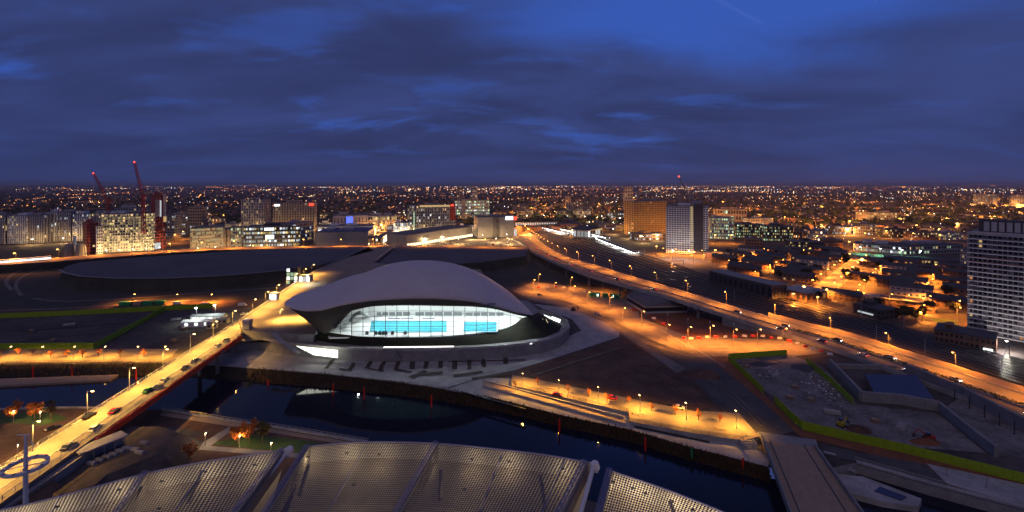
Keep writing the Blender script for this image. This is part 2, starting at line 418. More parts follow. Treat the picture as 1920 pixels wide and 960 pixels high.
lay('pavement', [(388,682),(402,668),(470,650),(520,650),(640,672),(850,672),(1000,660),(1090,620),(1072,598),(1020,580),(1000,570),(1080,578),(1130,595),(1163,617),(1160,632),(1060,665),(965,694),(905,706),(842,726),(740,714),(620,700),(500,690)], M['concrete'])
lay('dirt_field', [(965,695),(1060,667),(1162,633),(1215,640),(1290,690),(1345,762),(1300,768),(1180,742),(1060,718),(985,703)], M['dirt'])
lay('road', [(960,545),(1000,528),(1090,540),(1190,560),(1200,595),(1285,628),(1385,634),(1490,640),(1560,660),(1490,668),(1330,668),(1270,700),(1200,650),(1135,605),(1060,575),(1000,565)], M['road_pale'])
lay('clay_field', [(1205,588),(1335,584),(1385,598),(1470,628),(1390,632),(1290,630),(1235,606)], M['clay'])
lay('earth_track', [(1200,642),(1290,668),(1360,672),(1440,758),(1500,805),(1440,822),(1400,800),(1345,762),(1290,692)], M['asphalt'])
lay('clay_strip', [(1330,672),(1362,672),(1436,742),(1500,806),(1920,898),(1920,925),(1500,818),(1430,752)], M['clay'])
lay('site_yard', [(1375,674),(1480,664),(1545,690),(1608,758),(1760,775),(1850,850),(1700,838),(1512,798),(1455,748),(1428,730)], M['gravel'])
lay('towpath', [(835,731),(905,707),(960,710),(1178,772),(1395,826),(1445,858),(1440,875),(1290,837),(1180,805),(1060,780),(930,747)], M['concrete'])
lay('path', [(1526,842),(1560,838),(1700,864),(1735,870),(1775,906),(1740,904),(1606,866),(1545,852)], M['asphalt'])
lay('pavement', [(1737,869),(1960,917),(1960,962),(1776,907)], M['concrete'])
# near left bank
lay('earth_bank', [(-200,772),(0,770),(115,767),(250,768),(310,772),(540,810),(690,833),(700,1100),(-300,1100)], M['dirt'])
lay('lawn', [(-60,780),(30,772),(110,777),(128,786),(80,797),(20,793),(-60,797)], M['lawn'])
lay('lawn', [(390,832),(470,815),(590,828),(640,845),(600,852),(480,842)], M['lawn'])
lay('path', [(360,842),(430,800),(440,803),(395,836),(560,850),(560,858)], M['concrete_d'])
lay('path', [(305,772),(540,809),(690,834),(690,841),(540,816),(300,779)], M['timber'])
lay('site_yard', [(0,960),(60,900),(230,808),(330,800),(380,812),(330,850),(250,880),(120,940),(60,1000)], M['asphalt'])

# dark drainage trenches cut across the apron in front of the hall
for i, (a, b, wd) in enumerate([((626,674),(611,692),0.9),((664,681),(655,695),0.9),((697,676),(688,691),0.9),((720,678),(712,697),0.9),((749,676),(742,694),0.9),((773,678),(772,693),1.0),((800,677),(798,693),1.0),((826,676),(826,692),1.0),((852,675),(852,694),1.0),((879,673),(880,694),1.0),((905,672),(908,690),0.9),((948,664),(949,684),1.1),
        ((636,693),(660,696),0.6),((690,692),(718,697),0.6),((742,694),(772,699),0.8),((790,703),(830,700),1.4),((850,706),(905,699),1.2),((770,709),(800,697),1.6),((840,679),(985,676),0.5),((885,712),(960,700),1.3)]):
    pa, pb = P(*a), P(*b); d = (pb-pa).normalized(); n = Vector((-d.y, d.x, 0))
    q = []
    for t in (0, .25, .5, .75, 1): q.append(lerp(pa, pb, t)+n*wd*random.uniform(.7, 1.3))
    for t in (1, .75, .5, .25, 0): q.append(lerp(pa, pb, t)-n*wd*random.uniform(.7, 1.3))
    ZS[0] += 0.002
    sheet('trench', [(p.x, p.y, 0.30+i*0.004) for p in q], 0, M['trench'], world=True)

# ------------------------------------------------------------------ raised platforms at the back of the park
def platform(name, px, z, mt, ms, slope=4.0):
    top = [P(x, y, z) for x, y in px]; c = sum(top, Vector())/len(top)
    mb = MB(); mb.v = [tuple(p) for p in top]
    for t in tessellate_polygon([[Vector((p.x, p.y, 0)) for p in top]]):
        a, b, d = (Vector(mb.v[i]) for i in t)
        if (b-a).cross(d-a).z < 0: t = (t[0], t[2], t[1])
        mb.f.append(tuple(t)); mb.m.append(0)
    k = len(mb.v); n = len(top)
    for p in top:
        d = (p-c).normalized(); mb.v.append((p.x+d.x*slope, p.y+d.y*slope, -0.2))
    for i in range(n):
        j = (i+1) % n; mb.f.append((i, k+i, k+j, j)); mb.m.append(1)
    return structure(name, mb, [mt, ms])
M['platform'] = mat('capped fill', (0.075, 0.073, 0.085), (0.11, 0.105, 0.12), 0.03, 0.95)
oval = [(118,508),(122,500),(150,492),(240,484),(340,477),(450,470),(560,466),(640,463),(690,463),(700,470),(650,483),(600,497),(540,506),(470,513),(400,518),(310,522),(220,522),(150,518)]
platform('terrain_platform', oval, 9.0, M['platform'], M['scrub'])
mb = MB(); mb.ribbon([P(x, y, 9.0) for x, y in ((112,506),(122,512),(150,518),(220,522),(310,522),(400,518),(470,513),(540,506))], 0.9, 0.0, 0.3); structure('kerb', mb, M['concrete_d'])
platform('terrain_platform', [(745,462),(990,468),(985,480),(900,492),(700,503)], 8.0, M['platform'], M['scrub'])
platform('road_embankment', [(-250,498),(-20,490),(95,484),(260,472),(400,464),(560,461),(760,460),(990,463),(990,468),(760,466),(560,466),(400,469),(260,478),(95,491),(-20,498),(-250,508)], 7.0, M['road_pale'], M['scrub'], 3.0)
# sweeping old roads round the platform
for k, pts in enumerate([[(22,545),(12,528),(30,512),(80,500),(150,490)],[(40,555),(30,538),(38,522),(70,508),(110,500)],[(60,560),(120,566),(250,560),(400,548),(520,540)],[(0,584),(130,579),(260,570),(380,563)]]):
    mb = MB(); q = [P(x, y) for x, y in pts]; 
    n_ = len(q); qq = [(i,)+tuple(p) for i, p in enumerate(q)]; q = [Vector(curve(qq, i/8)) for i in range((n_-1)*8+1)]
    mb.ribbon(q, 1.1, 0.30+k*0.01, 0.34+k*0.01); structure('path', mb, M['road_pale'])

# ------------------------------------------------------------------ plaza deck behind the hall and the long bridge
ZP = 9.0
plaza = [(448,603),(500,568),(545,537),(590,510),(640,487),(690,464),(738,462),(700,492),(760,500),(900,505),(930,545),(760,568),(640,585),(598,616),(588,627),(560,627),(455,619)]
mb = MB(); mb.prism([(P(x, y, ZP).x, P(x, y, ZP).y) for x, y in plaza], 0.2, ZP, 1, 0); structure('plaza', mb, [M['plaza'], M['concrete_d']])
BL = lambda d: -127.4-(d-112.8)*0.1115
BR = lambda d: -113.8-(d-100.8)*0.1238
br = thing('footbridge', 'long straight floodlit road bridge with red side beam crossing the river', 'bridge', (-134, 170, 0))
y0, y1 = 55.0, 225.0
def bp(d, side, z): return Vector(((BL(d) if side else BR(d)), d, z))
YE = 214.0
mb = MB(); ds = [y0+(YE-y0)*i/16 for i in range(17)]
mb.grid([[bp(d, 0, ZP), bp(d, 1, ZP) if d < YE else bp(234, 1, ZP), (bp(d, 1, ZP-0.9) if d < YE else bp(234, 1, ZP-0.9)), bp(d, 0, ZP-0.9)] for d in ds], close=True)
mb.build('deck', M['plaza'], br, br.location)
mb = MB(); mb.fbox(bp(127, 0, 0), (bp(YE, 0, 0)-bp(127, 0, 0)).normalized(), Vector((1, 0, 0)), 0, (bp(YE, 0, 0)-bp(127, 0, 0)).length, 0.0, 0.5, ZP-2.3, ZP-0.25); mb.build('side_beam', M['red'], br, br.location, label='red painted steel side beam')
mb = MB(); mb.fbox(bp(68, 1, 0), (bp(230, 1, 0)-bp(68, 1, 0)).normalized(), Vector((-1, 0, 0)), 0, (bp(230, 1, 0)-bp(68, 1, 0)).length, 0.0, 0.5, ZP-2.0, ZP-0.25); mb.build('side_beam', M['steel'], br, br.location)
for side, dend in ((0, YE), (1, 232)):
    a, b = bp(60, side, ZP), bp(dend, side, ZP); dr = (b-a).normalized(); L = (b-a).length
    mb = MB(); off = Vector((-0.35, 0, 0)) if side == 0 else Vector((0.35, 0, 0))
    mb.tube(a+off+Vector((0,0,1.25)), b+off+Vector((0,0,1.25)), 0.07)
    for zz_ in (0.35, 0.65, 0.95): mb.tube(a+off+Vector((0,0,zz_)), b+off+Vector((0,0,zz_)), 0.025, n=4)
    mb.build('handrail', M['steel'], br, br.location)
    me = None
    for i in range(int(L/3.0)):
        p = a+dr*(i*3.0)+off
        if me is None:
            mb = MB(); mb.box((0, 0, 0.62), (0.08, 0.08, 1.25)); o = mb.build('rail_post', M['steel'], br); me = o.data
        else:
            o = bpy.data.objects.new('rail_post', me); col.objects.link(o); o.parent = br
        o.location = p-Vector(br.location)
mb = MB(); mb.grid([[bp(d, 0, ZP+.012)+Vector((-.5, 0, 0)), bp(d, 0, ZP+.012)+Vector((-4.6, 0, 0))] for d in ds[:-1]]); mb.build('parking_strip', M['road_pale'], br, br.location)
for k, off in enumerate((4.7, 11.4)):
    mb = MB(); q = [bp(d, 0, ZP+0.01)+Vector((-off, 0, 0)) for d in (62, YE-4)]; mb.ribbon(q, 0.18, 0.0, 0.13); mb.build('kerb', M['concrete'], br, br.location)
for d in (133.0, 196.0):
    mb = MB()
    for s in (0.15, 0.85):
        p = lerp(bp(d, 0, 0), bp(d, 1, 0), s); mb.tube((p.x, p.y, ZW-1), (p.x, p.y, ZP-0.9), 0.8, n=10)
    mb.box(((BL(d)+BR(d))/2, d, ZP-1.5), (12.5, 1.6, 1.1)); mb.build('pier', M['concrete_d'], br, br.location)
# abutment of the near bank
mb = MB(); mb.prism([(BR(118)+1.5, 128), (BR(90)+0.8, 84), (BL(90)-0.8, 84), (BL(118)-1.5, 128)], -0.2, ZP-1.2); mb.build('abutment', M['concrete_d'], br, br.location)
mb = MB(); mb.prism([(BR(80)+0.6, 84), (BR(55), 50), (BL(55), 50), (BL(84)-0.6, 84)], -0.2, ZP-1.0); mb.build('approach_fill', M['dirt'], br, br.location)
# sloping earth beside the near approach
mb = MB(); rows = []
for d in (50, 80, 100, 118, 126): rows.append([bp(d, 1, ZP-1.2), bp(d, 1, ZP-1.2)+Vector((-2, 0, -1)), bp(d, 1, 0)+Vector((-16 if d < 110 else -9, 0, -0.1))])
mb.grid(rows); structure('embankment', mb, M['dirt'])
mb = MB(); rows = []
for d in (50, 80, 100, 112): rows.append([bp(d, 0, ZP-1.2), bp(d, 0, ZP-1.4)+Vector((0.8, 0, 0)), bp(d, 0, 0)+Vector((12, 0, -0.1))])
mb.grid([r[::-1] for r in rows]); structure('embankment', mb, M['dirt'])
# parapet along the back of the plaza
mb = MB(); mb.ribbon([P(x, y, ZP) for x, y in plaza[0:6]], 0.2, 0.0, 1.1); tag(mb.build('parapet_wall', M['concrete']), 'low pale parapet along the far side of the lit plaza', 'wall')
mb = MB(); mb.ribbon([P(x, y, ZP) for x, y in ((738,462),(702,491))], 0.8, 0.0, 1.4); tag(mb.build('parapet_wall', M['concrete_d']), 'dark straight kerb wall at the back edge of the plaza', 'wall')
# ------------------------------------------------------------------ the swimming hall
hall_o = Vector((-30, 225, 0))
hall = thing('swimming_hall', 'swimming hall with great curved wave roof and glowing window wall', 'building', hall_o)
W0, W1 = 533.0, 1000.0
EAVE = [((x-W0)/(W1-W0), x, y, d) for x, y, d in ((533,570,215),(540,575.5,212),(552,580,210),(570,582.5,208.5),(600,580.5,207.5),(640,570.5,207),(690,562.5,207),(750,558.5,207),(800,557.5,208),(860,560.5,210),(900,566,213),(940,576,219),(975,587,229),(1000,592,240))]
RIDGE = [((x-W0)/(W1-W0), x, y, d) for x, y, d in ((533,569,217),(540,563,221),(552,558,225),(575,552,230),(620,542,236),(665,525,240),(710,504,242),(750,494,243),(790,491,244),(830,494,244),(870,504,243),(910,523,242),(950,550,241),(980,572,240.5),(1000,590,241))]
FOOT = [(0.0,588,610,224),(0.05,594,618,219),(0.10,603,624,214.5),(0.15,611,625,212),(0.18,617,622.5,211),(0.23,632,602,210.5),(0.28,651,586,210.5),(0.35,690,576,210.5),(0.45,740,573,210.5),(0.55,790,573,211),(0.65,838,574,212.5),(0.75,885,575,215),(0.85,930,580,220.5),(0.93,965,589.5,229),(1.0,990,594,238)]
NU = 96
rows_t, rows_b = [], []
for i in range(NU+1):
    t = (1-math.cos(math.pi*i/NU))/2*0.6+0.4*i/NU
    f = D(*curve(EAVE, t)); r = D(*curve(RIDGE, t)); g_ = D(*curve(FOOT, t))
    b = Vector((2*r.x-f.x, 2*r.y-f.y, f.z)); b.x = lerp(f.x, r.x, 1.0)+(r.x-f.x)*0.6
    top = []
    for k in range(13):
        s = k/12; top.append(Vector((lerp(f.x, r.x, s), lerp(f.y, r.y, s), f.z+(r.z-f.z)*(1-(1-s)**2))))
    for k in range(1, 13):
        s = k/12; top.append(Vector((lerp(r.x, b.x, s), lerp(r.y, b.y, s), r.z+(b.z-r.z)*s*s)))
    thick = 0.7*min(1, 6*t, 8*(1-t)+0.05)
    lipf = f+Vector((0, 0.25, -thick)); lipb = b+Vector((0, -0.25, -thick))
    rows_t.append([lipf]+top+[lipb])
    und = []
    for k in range(7):
        s = k/6; q = lerp(lipf, g_, s)
        q.y += 1.2*math.sin(math.pi*s)*min(1, 5*t)*(1-t); und.append(q)
    ss = max(0, min(1, (t-.16)/.25)); ss = ss*ss*(3-2*ss); gb = Vector((g_.x+1.0, lerp(g_.y+4.0, 2*r.y-g_.y, ss), g_.z))
    rows_b.append((und, [lerp(lipb, gb, k/4) for k in range(5)]))
mb = MB(); mb.grid(rows_t); rf = mb.build('roof', M['roof'], hall, hall_o, smooth=True)
# standing seams along the roof
for k in (3, 5, 7, 9, 11):
    pass
mb = MB(); mb.grid([r[0] for r in rows_b]); mb.build('soffit', M['soffit'], hall, hall_o, smooth=True)
mb = MB(); mb.grid([r[1] for r in rows_b]); mb.build('soffit', M['soffit'], hall, hall_o, smooth=True)
# glass wall
GB = [((x-617)/361, x, y, d) for x, y, d in ((617,622.5,211),(650,627.5,211.5),(680,630.5,212),(740,632.5,212),(820,631.5,213),(880,628.5,216),(930,620.5,222),(960,610.5,229),(978,596,236))]
GT = [((x-617)/361, x, y, d) for x, y, d in ((617,622,211),(632,602,210.5),(651,586,210.5),(672,579,210.5),(690,576,210.5),(740,573,210.5),(790,573,211),(838,574,212.5),(885,575,215),(930,580,220.5),(960,588,228),(978,595,236))]
def glass_mat():
    m = bpy.data.materials.new('window glass'); m.use_nodes = True; t = m.node_tree
    for n in list(t.nodes): t.nodes.remove(n)
    tr = t.nodes.new('ShaderNodeBsdfTransparent'); tr.inputs[0].default_value = (0.90, 0.95, 0.95, 1)
    gl = t.nodes.new('ShaderNodeBsdfGlossy'); gl.inputs['Roughness'].default_value = 0.03; gl.inputs[0].default_value = (0.8, 0.85, 0.9, 1)
    mx = t.nodes.new('ShaderNodeMixShader'); mx.inputs[0].default_value = 0.08; o = t.nodes.new('ShaderNodeOutputMaterial')
    t.links.new(tr.outputs[0], mx.inputs[1]); t.links.new(gl.outputs[0], mx.inputs[2]); t.links.new(mx.outputs[0], o.inputs[0])
    return m
M['glass'] = glass_mat()
NP = 17
def gpt(t, s):
    return lerp(D(*curve(GB, t)), D(*curve(GT, t)), s)
def tcol(i): return i/NP
for i in range(NP):
    for j, (s0, s1) in enumerate(((0.0, 0.34), (0.34, 0.67), (0.67, 1.0))):
        a, b = tcol(i), tcol(i+1); am = (a+b)/2
        mb = MB(); mb.grid([[gpt(t, lerp(s0, s1, k/2)) for k in range(3)] for t in (a, am, b)]); mb.build('window_pane', M['glass'], hall, hall_o)
M['mull'] = mat('grey mullion', (0.12, 0.14, 0.15), rough=0.5)
for i in range(1, NP):
    mb = MB(); t = tcol(i); mb.tube(gpt(t, 0)+Vector((0,-.12,0)), gpt(t, 1)+Vector((0,-.12,0)), 0.13, n=4); mb.build('mullion', M['mull'], hall, hall_o)
for s in (0.17, 0.34, 0.5, 0.67, 0.84):
    mb = MB()
    for i in range(NP*2): mb.tube(gpt(i/NP/2, s)+Vector((0,-.1,0)), gpt((i+1)/NP/2, s)+Vector((0,-.1,0)), 0.08, n=4, cap=False)
    mb.build('transom', M['mull'], hall, hall_o)
# inside: floor, end walls, galleries, pools
ZF = 8.4
fl = [gpt(t/20, 0) for t in range(0, 21)]
fpts = [(p.x, p.y+0.3) for p in fl]+[(18, 250), (-92, 250), (-96, 228)]
mb = MB(); mb.prism(fpts, ZF-0.6, ZF); mb.build('pool_hall_floor', M['inwhite'], hall, hall_o)
xw = lambda px, d: (px-960)*d/850
back = [(-93, 224, 12), (-90, 234, 16), (-78, 246, 20), (-40, 248.5, 26), (-15, 248, 22), (-4, 247, 17), (5, 244, 12), (9, 241, 9.5)]
mb = MB(); mb.grid([[Vector((x, y, ZF)), Vector((x, y, (ZF+zt_)/2)), Vector((x, y, zt_))] for x, y, zt_ in back]); mb.build('back_wall', M['inwhite'], hall, hall_o)
mb = MB()
mb.grid([[Vector((x, y-2.5, 21.5-0.0*abs(x))), Vector((x*0.98, 224, 24.6 if x < -10 else 22.0)), Vector((x*0.98, 213, 25.0 if x < -30 else 23.0))] for x, y in ((-82, 244), (-60, 247), (-40, 248), (-20, 248), (-8, 247))])
mb.build('hall_ceiling', mat('timber ceiling', (0.20, 0.22, 0.21), rough=.7), hall, hall_o)
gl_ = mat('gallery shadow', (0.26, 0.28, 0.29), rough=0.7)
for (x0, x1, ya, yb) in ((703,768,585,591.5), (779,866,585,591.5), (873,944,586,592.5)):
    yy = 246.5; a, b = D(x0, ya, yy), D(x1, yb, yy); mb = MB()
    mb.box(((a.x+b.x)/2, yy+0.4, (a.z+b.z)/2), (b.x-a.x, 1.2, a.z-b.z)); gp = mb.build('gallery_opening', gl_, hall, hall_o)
    mb = MB()
    for k in range(1, 5): mb.box((lerp(a.x, b.x, k/5), yy-0.35, (a.z+b.z)/2), (0.5, 0.25, a.z-b.z)); 
    mb.build('gallery_post', M['inwhite'], gp, hall_o)
for (x0, x1, ya, yb) in ((692,838,601.5,623), (868,932,603.5,622.5)):
    q = [P(x0+ (4 if x0 < 700 else 1), ya, ZF), P(x1, ya, ZF), P(x1, yb, ZF), P(x0, yb, ZF)]
    mb = MB(); mb.prism([(p.x, p.y) for p in q], ZF-0.3, ZF+0.05); pl = mb.build('swimming_pool', M['pool'], hall, hall_o)
    mb = MB(); mb.ribbon([Vector((p.x, p.y, ZF)) for p in q], 0.35, 0.0, 0.22, closed=True); mb.build('pool_edge', M['inwhite'], pl, hall_o)
    mb = MB(); n = 7
    for k in range(1, n):
        a, b = lerp(q[0], q[3], k/n), lerp(q[1], q[2], k/n); mb.tube(a+Vector((0,0,.12)), b+Vector((0,0,.12)), 0.07, n=4)
    mb.build('lane_rope', M['mull'], pl, hall_o)
# diving board tower arch and colour banners in the hall
mb = MB(); q = [D(x, y, 236) for x, y in ((655,612),(660,596),(668,588),(678,586),(687,590),(690,594))]
for a, b in zip(q, q[1:]): mb.tube(a, b, 1.0, n=8)
mb.build('diving_tower', mat('pale concrete arch', (0.45, 0.48, 0.47), rough=0.7), hall, hall_o)
pm = mat('violet banner', (0.30, 0.22, 0.42), rough=0.6)
for (x0, x1) in ((728,750), (752,775), (792,815)):
    mb = MB(); a, b = D(x0, 596, 241), D(x1, 598, 241); mb.box(((a.x+b.x)/2, 241, (a.z+b.z)/2), (b.x-a.x, 0.3, a.z-b.z)); mb.build('banner', pm, hall, hall_o)
# benches and starting blocks along the glass
for x in (688, 705, 712, 719, 724, 736, 760):
    mb = MB(); p = P(x, 627, ZF); mb.box((p.x, p.y, ZF+0.6), (1.4, 0.8, 1.2)); mb.box((p.x, p.y, ZF+1.4), (0.9, 0.5, 0.5)); mb.build('starting_block', M['mull'], hall, hall_o)
# ceiling lamps of the hall
HL = bpy.data.lights.new('hall lamp', 'SPOT'); HL.energy = 3500; HL.color = (0.93, 1.0, 0.98); HL.spot_size = R(118); HL.spot_blend = .3; HL.shadow_soft_size = .4
HL2 = HL.copy(); HL2.spot_size = R(168); HL2.energy = 4600
for yy in (220, 230, 240):
    for x in range(-78, 4, 10):
        zc = 21.0 if x < -12 else 19.0
        if x > -6: zc = 17
        if x < -70 and yy < 225: continue
        mb = MB(); mb.box((x, yy, zc), (0.7, 0.5, 0.3)); cl_ = mb.build('ceiling_lamp', M['mull'], hall, hall_o); mb = MB(); mb.box((x, yy, zc-.2), (.5, .4, .08)); mb.build('lamp_glass', E['cool'], cl_, hall_o)
        lo = bpy.data.objects.new('lamp_light', HL if yy < 225 else HL2); col.objects.link(lo); lo.parent = hall; lo.location = Vector((x, yy, zc-.3))-hall_o
# podium terrace, wall and grass berm
podium = thing('podium', 'pale curved concrete podium wrapped round the foot of the swimming hall', 'podium', (-30, 203, 0))
TE = [(455,628),(480,634),(530,645),(600,652.5),(660,656),(720,658),(790,658),(850,656.5),(950,651.5),(1015,643),(1050,632),(1067,617),(1064,604),(1045,593),(1015,584)]
te = [P(x, y, 5.0) for x, y in TE]
ring = [(p.x, p.y) for p in te]+[(10, 292), (-90, 285), (-118, 232)]
mb = MB(); mb.prism(ring, -0.1, 5.0, 1, 0); mb.build('terrace', [M['concrete_d'], M['concrete_d']], podium, podium.location)
mb = MB(); mb.ribbon(te, 0.3, 0.01, 1.15); mb.build('parapet', M['concrete'], podium, podium.location)
mb = MB(); mb.tube(P(718,657,5.0)+Vector((0,1.2,1.0)), P(850,655.5,5.0)+Vector((0,1.2,1.0)), 0.22, n=6); mb.build('handrail_lamp', emis('handrail lamp', (1.0, 0.9, 0.88), 3.0), podium, podium.location)
for k in range(9):
    p = P(868+k*16, 655-k*0.9, 5.0); mb = MB(); mb.box((p.x, p.y+1.0, 5.5), (0.9, 0.25, 0.3)); mb.build('bollard_lamp', emis('bollard lamp %d' % k, (0.9, 0.95, 1.0), 3.0), podium, podium.location)
ber_out = [P(x, y, 5.02) for x, y in ((575,634),(620,643),(680,648.5),(740,650),(820,649),(890,647),(960,641),(1020,633),(1048,622),(1054,610),(1040,600),(1022,594))]
ber_in = [gpt(t, 0)+Vector((0, -0.2, 0)) for t in (0, .06, .15, .3, .48, .62, .76, .86, .93, .97, 1.0)]+[D(1000,593,240)]
mid = []
for k, (a, b) in enumerate(zip(ber_out, ber_in)):
    m_ = lerp(a, b, 0.5); m_.z += 0.3+(3.2 if k > 7 else 0.0)*(1 if k < 11 else 0.3); mid.append(m_)
mb = MB(); mb.grid([ber_out, mid, [p+Vector((0,0,-0.1)) for p in ber_in]]); mb.build('berm', M['berm'], podium, podium.location, smooth=True)
for k in range(4):
    a = D(1003+k*7, 596+k*1.0, 236); mb = MB(); mb.tube(a, D(1009+k*7, 606+k*2, 233), 0.22, n=5); mb.build('vent_slot', emis('vent glow %d' % k, (1.0, 0.85, 0.5), 0.6), podium, podium.location)
for k, (x0, x1) in enumerate(((1020,1032), (1034,1050))):
    a, b = D(x0, 593+k*3, 244), D(x1, 598+k*4, 242); mb = MB(); mb.tube(a, b, 0.9, n=6); mb.build('end_window', E['hut'], podium, podium.location)
# lit entrance under the terrace and its slope
ent = [D(557, 647, 203.0), D(635, 655, 202.5), D(635, 669.5, 202.5), D(590, 664, 203.0)]
mb = MB(); mb.poly([p+Vector((0,-1.0,0)) for p in ent][::-1]); mb.build('entrance_window', emis('entrance glow', (0.97, 1.0, 0.82), 3.0, True), podium, podium.location)
for x in (575, 590, 605, 620):
    a = D(x, 649.5+(x-557)*0.09, 201.2); b = D(x, 661+(x-575)*0.14, 201.2); mb = MB(); mb.tube(a, b, 0.12, n=4); mb.build('mullion', M['mull'], podium, podium.location)
st = [D(716,656.5,200.5), D(741,657.5,200.5), D(754,677,203.2), D(723,677,203.2)]
mb = MB(); mb.poly(st[::-1]); mb.poly([p+Vector((0,1.5,-0.3)) for p in st]); mb.build('sloping_ramp', M['concrete'], podium, podium.location)
mb = MB(); q = [D(512,625,212), D(528,640,206), D(560,662,201)]
mb.ribbon(q, 1.0, -0.5, 0.3); mb.build('stair_flight', M['concrete'], podium, podium.location)
mb = MB(); mb.prism([(-133, 214), (P(500,655).x, P(500,655).y), (P(560,664).x, P(560,664).y), (-112, 216), (-136, 222)], 0, 4.9); mb.build('wing_wall', M['concrete_d'], podium, podium.location)
# lift tower at the bridge end
lt = P(464, 650, 0); lift = thing('lift_tower', 'slim pale lift tower joining the riverside to the bridge end', 'lift tower', lt)
mb = MB(); mb.box((lt.x, lt.y, 6.6), (3.2, 3.0, 13.2)); mb.build('shaft', M['concrete'], lift, lt)
mb = MB(); mb.box((lt.x, lt.y, 13.35), (3.6, 3.4, 0.3)); mb.build('roof', M['white'], lift, lt)
mb = MB(); mb.box((lt.x-0.2, lt.y-1.55, 1.4), (1.0, 0.08, 2.4)); mb.build('door', E['hut'], lift, lt)
# ------------------------------------------------------------------ street lamps
AMBER, SODIUM, WHITE_L = (1.0, 0.50, 0.13), (1.0, 0.33, 0.05), (1.0, 0.93, 0.82)
def lamp_proto(name, h, arm, colr, power, glassm, polem, blend=0.6, cone=150, r=0.10, double=False, size=0.28, kind='SPOT'):
    t = thing(name, 'lamp', 'street lamp', (0, 0, 0))
    mb = MB(); mb.tube((0,0,0), (0,0,h), r, r*0.6, n=6); mb.build('pole', polem, t)
    mb = MB(); mb.tube((0,0,0), (0,0,0.5), r*2.2, r*1.8, n=6); mb.build('base', polem, t)
    sides = (1, -1) if double else (1,)
    for s in sides:
        mb = MB(); mb.tube((0,0,h-0.15), (s*arm,0,h), r*0.5, n=5); mb.box((s*(arm+0.2),0,h+0.12), (0.9,0.4,0.16)); hd = mb.build('lamp_head', polem, t)
        mb = MB(); mb.box((s*(arm+0.2),0,h-0.06), (size*2,size*1.2,0.14)); mb.build('lamp_glass', glassm, hd)
    ld = bpy.data.lights.new(name, kind); ld.energy = power; ld.color = colr
    if kind == 'SPOT': ld.spot_size = R(cone); ld.spot_blend = blend
    ld.shadow_soft_size = 0.25
    lo = bpy.data.objects.new('lamp_light', ld); col.objects.link(lo); lo.parent = t; lo.location = ((arm+0.2) if not double else 0, 0, h-0.35)
    note_kids(t); return t
USED = {}
def place_lamp(proto, p, rz, label, group, cat='street lamp', scale=1.0):
    if proto.name not in USED: USED[proto.name] = proto; o = proto; 
    else: o = copy_tree(proto)
    o.location = p; o.rotation_euler = (0, 0, rz); o.scale = (scale,)*3
    return tag(o, label, cat, group)
LB = lamp_proto('street_lamp', 8.0, 1.4, (1.0, 0.53, 0.10), 21000, E['amber'], M['steel'])
LP = lamp_proto('promenade_lamp', 5.5, 0.3, (1.0, 0.46, 0.05), 10500, E['amber'], M['steel'])
LV = lamp_proto('road_lamp', 9.0, 1.6, (1.0, 0.30, 0.03), 19000, E['sodium'], M['steel'])
LS = lamp_proto('sodium_lamp', 7.0, 1.0, (1.0, 0.30, 0.03), 34000, E['sodium'], M['darksteel'], size=0.5, cone=166, blend=.3)
LW = lamp_proto('park_lamp', 4.0, 0.0, (1.0, 0.62, 0.26), 800, E['amber'], M['steel'], size=0.16, kind='POINT')
LT = lamp_proto('town_lamp', 9.0, 1.0, (1.0, 0.60, 0.22), 24000, E['whiteL'], M['darksteel'], size=0.8, kind='POINT')
LFL = lamp_proto('added_facade_lamp', 6.0, 0.4, (1.0, 0.86, 0.80), 15000, E['whiteL'], M['darksteel'], size=0.4, kind='POINT')  # lamp added only to brighten tower fronts
LC = lamp_proto('flood_lamp', 9.0, 0.6, (0.86, 1.0, 0.86), 6000, E['whiteL'], M['steel'], size=0.6)
for k in range(8):
    d = 103+17.5*k; p = Vector((BL(d)+0.9, d, ZP))
    place_lamp(LB, p, 0, 'tall lamp on the far rail of the bridge, %s from its near end' % ORD[k], 'lamps along the bridge')
pe = [P(x, y, ZP) for x, y in plaza[0:6]]
for k, (p, d_) in enumerate(along(pe, 18.0, 14.0)):
    if k > 6: break
    place_lamp(LB, p+Vector((1.3, 0, 0)), 0, 'tall lamp along the lit edge of the plaza, %s from the bridge' % ORD[k], 'lamps along the plaza edge')
for k, (x, y) in enumerate(((525,600), (562,598))):
    place_lamp(LB, P(x, y, ZP), 0, 'lamp standing on the open plaza beside the roof tip, %s from the bridge' % ORD[k], 'lamps on the open plaza', scale=0.7)
for k, x in enumerate((-42, 18, 78, 138, 195, 257, 308)):
    if k == 0: continue
    place_lamp(LP, P(x, 673), R(90), 'short lamp on the orange promenade left of the bridge, %s from the picture edge' % ORD[k-1], 'lamps on the far left promenade')
for k, (x, y) in enumerate(((980,727), (1048,741), (1122,755), (1200,771), (1287,787), (1381,803))):
    place_lamp(LP, P(x, y, 1.5), R(90), 'short lamp on the glowing riverside promenade, %s from the hall' % ORD[k], 'lamps on the riverside promenade')
for k, (x, y) in enumerate(((25,792), (75,794))):
    place_lamp(LW, P(x, y), 0, 'small white globe lamp on the left lawn, %s from the picture edge' % ORD[k], 'park lamps on the left lawn')
for k, (x, y) in enumerate(((385,836), (449,840), (508,855))):
    place_lamp(LW, P(x, y), 0, 'small white lamp on the near lawn behind the mesh canopy, %s from the bridge' % ORD[k], 'park lamps on the near lawn')

for k, (x, y) in enumerate(((93,858), (30,838))): place_lamp(LW, P(x-60, y-6, 1.0), 0, 'lamp over the orange earth left of the near bridge end, %s from the bridge' % ORD[k], 'lamps on the near earth', scale=.7)
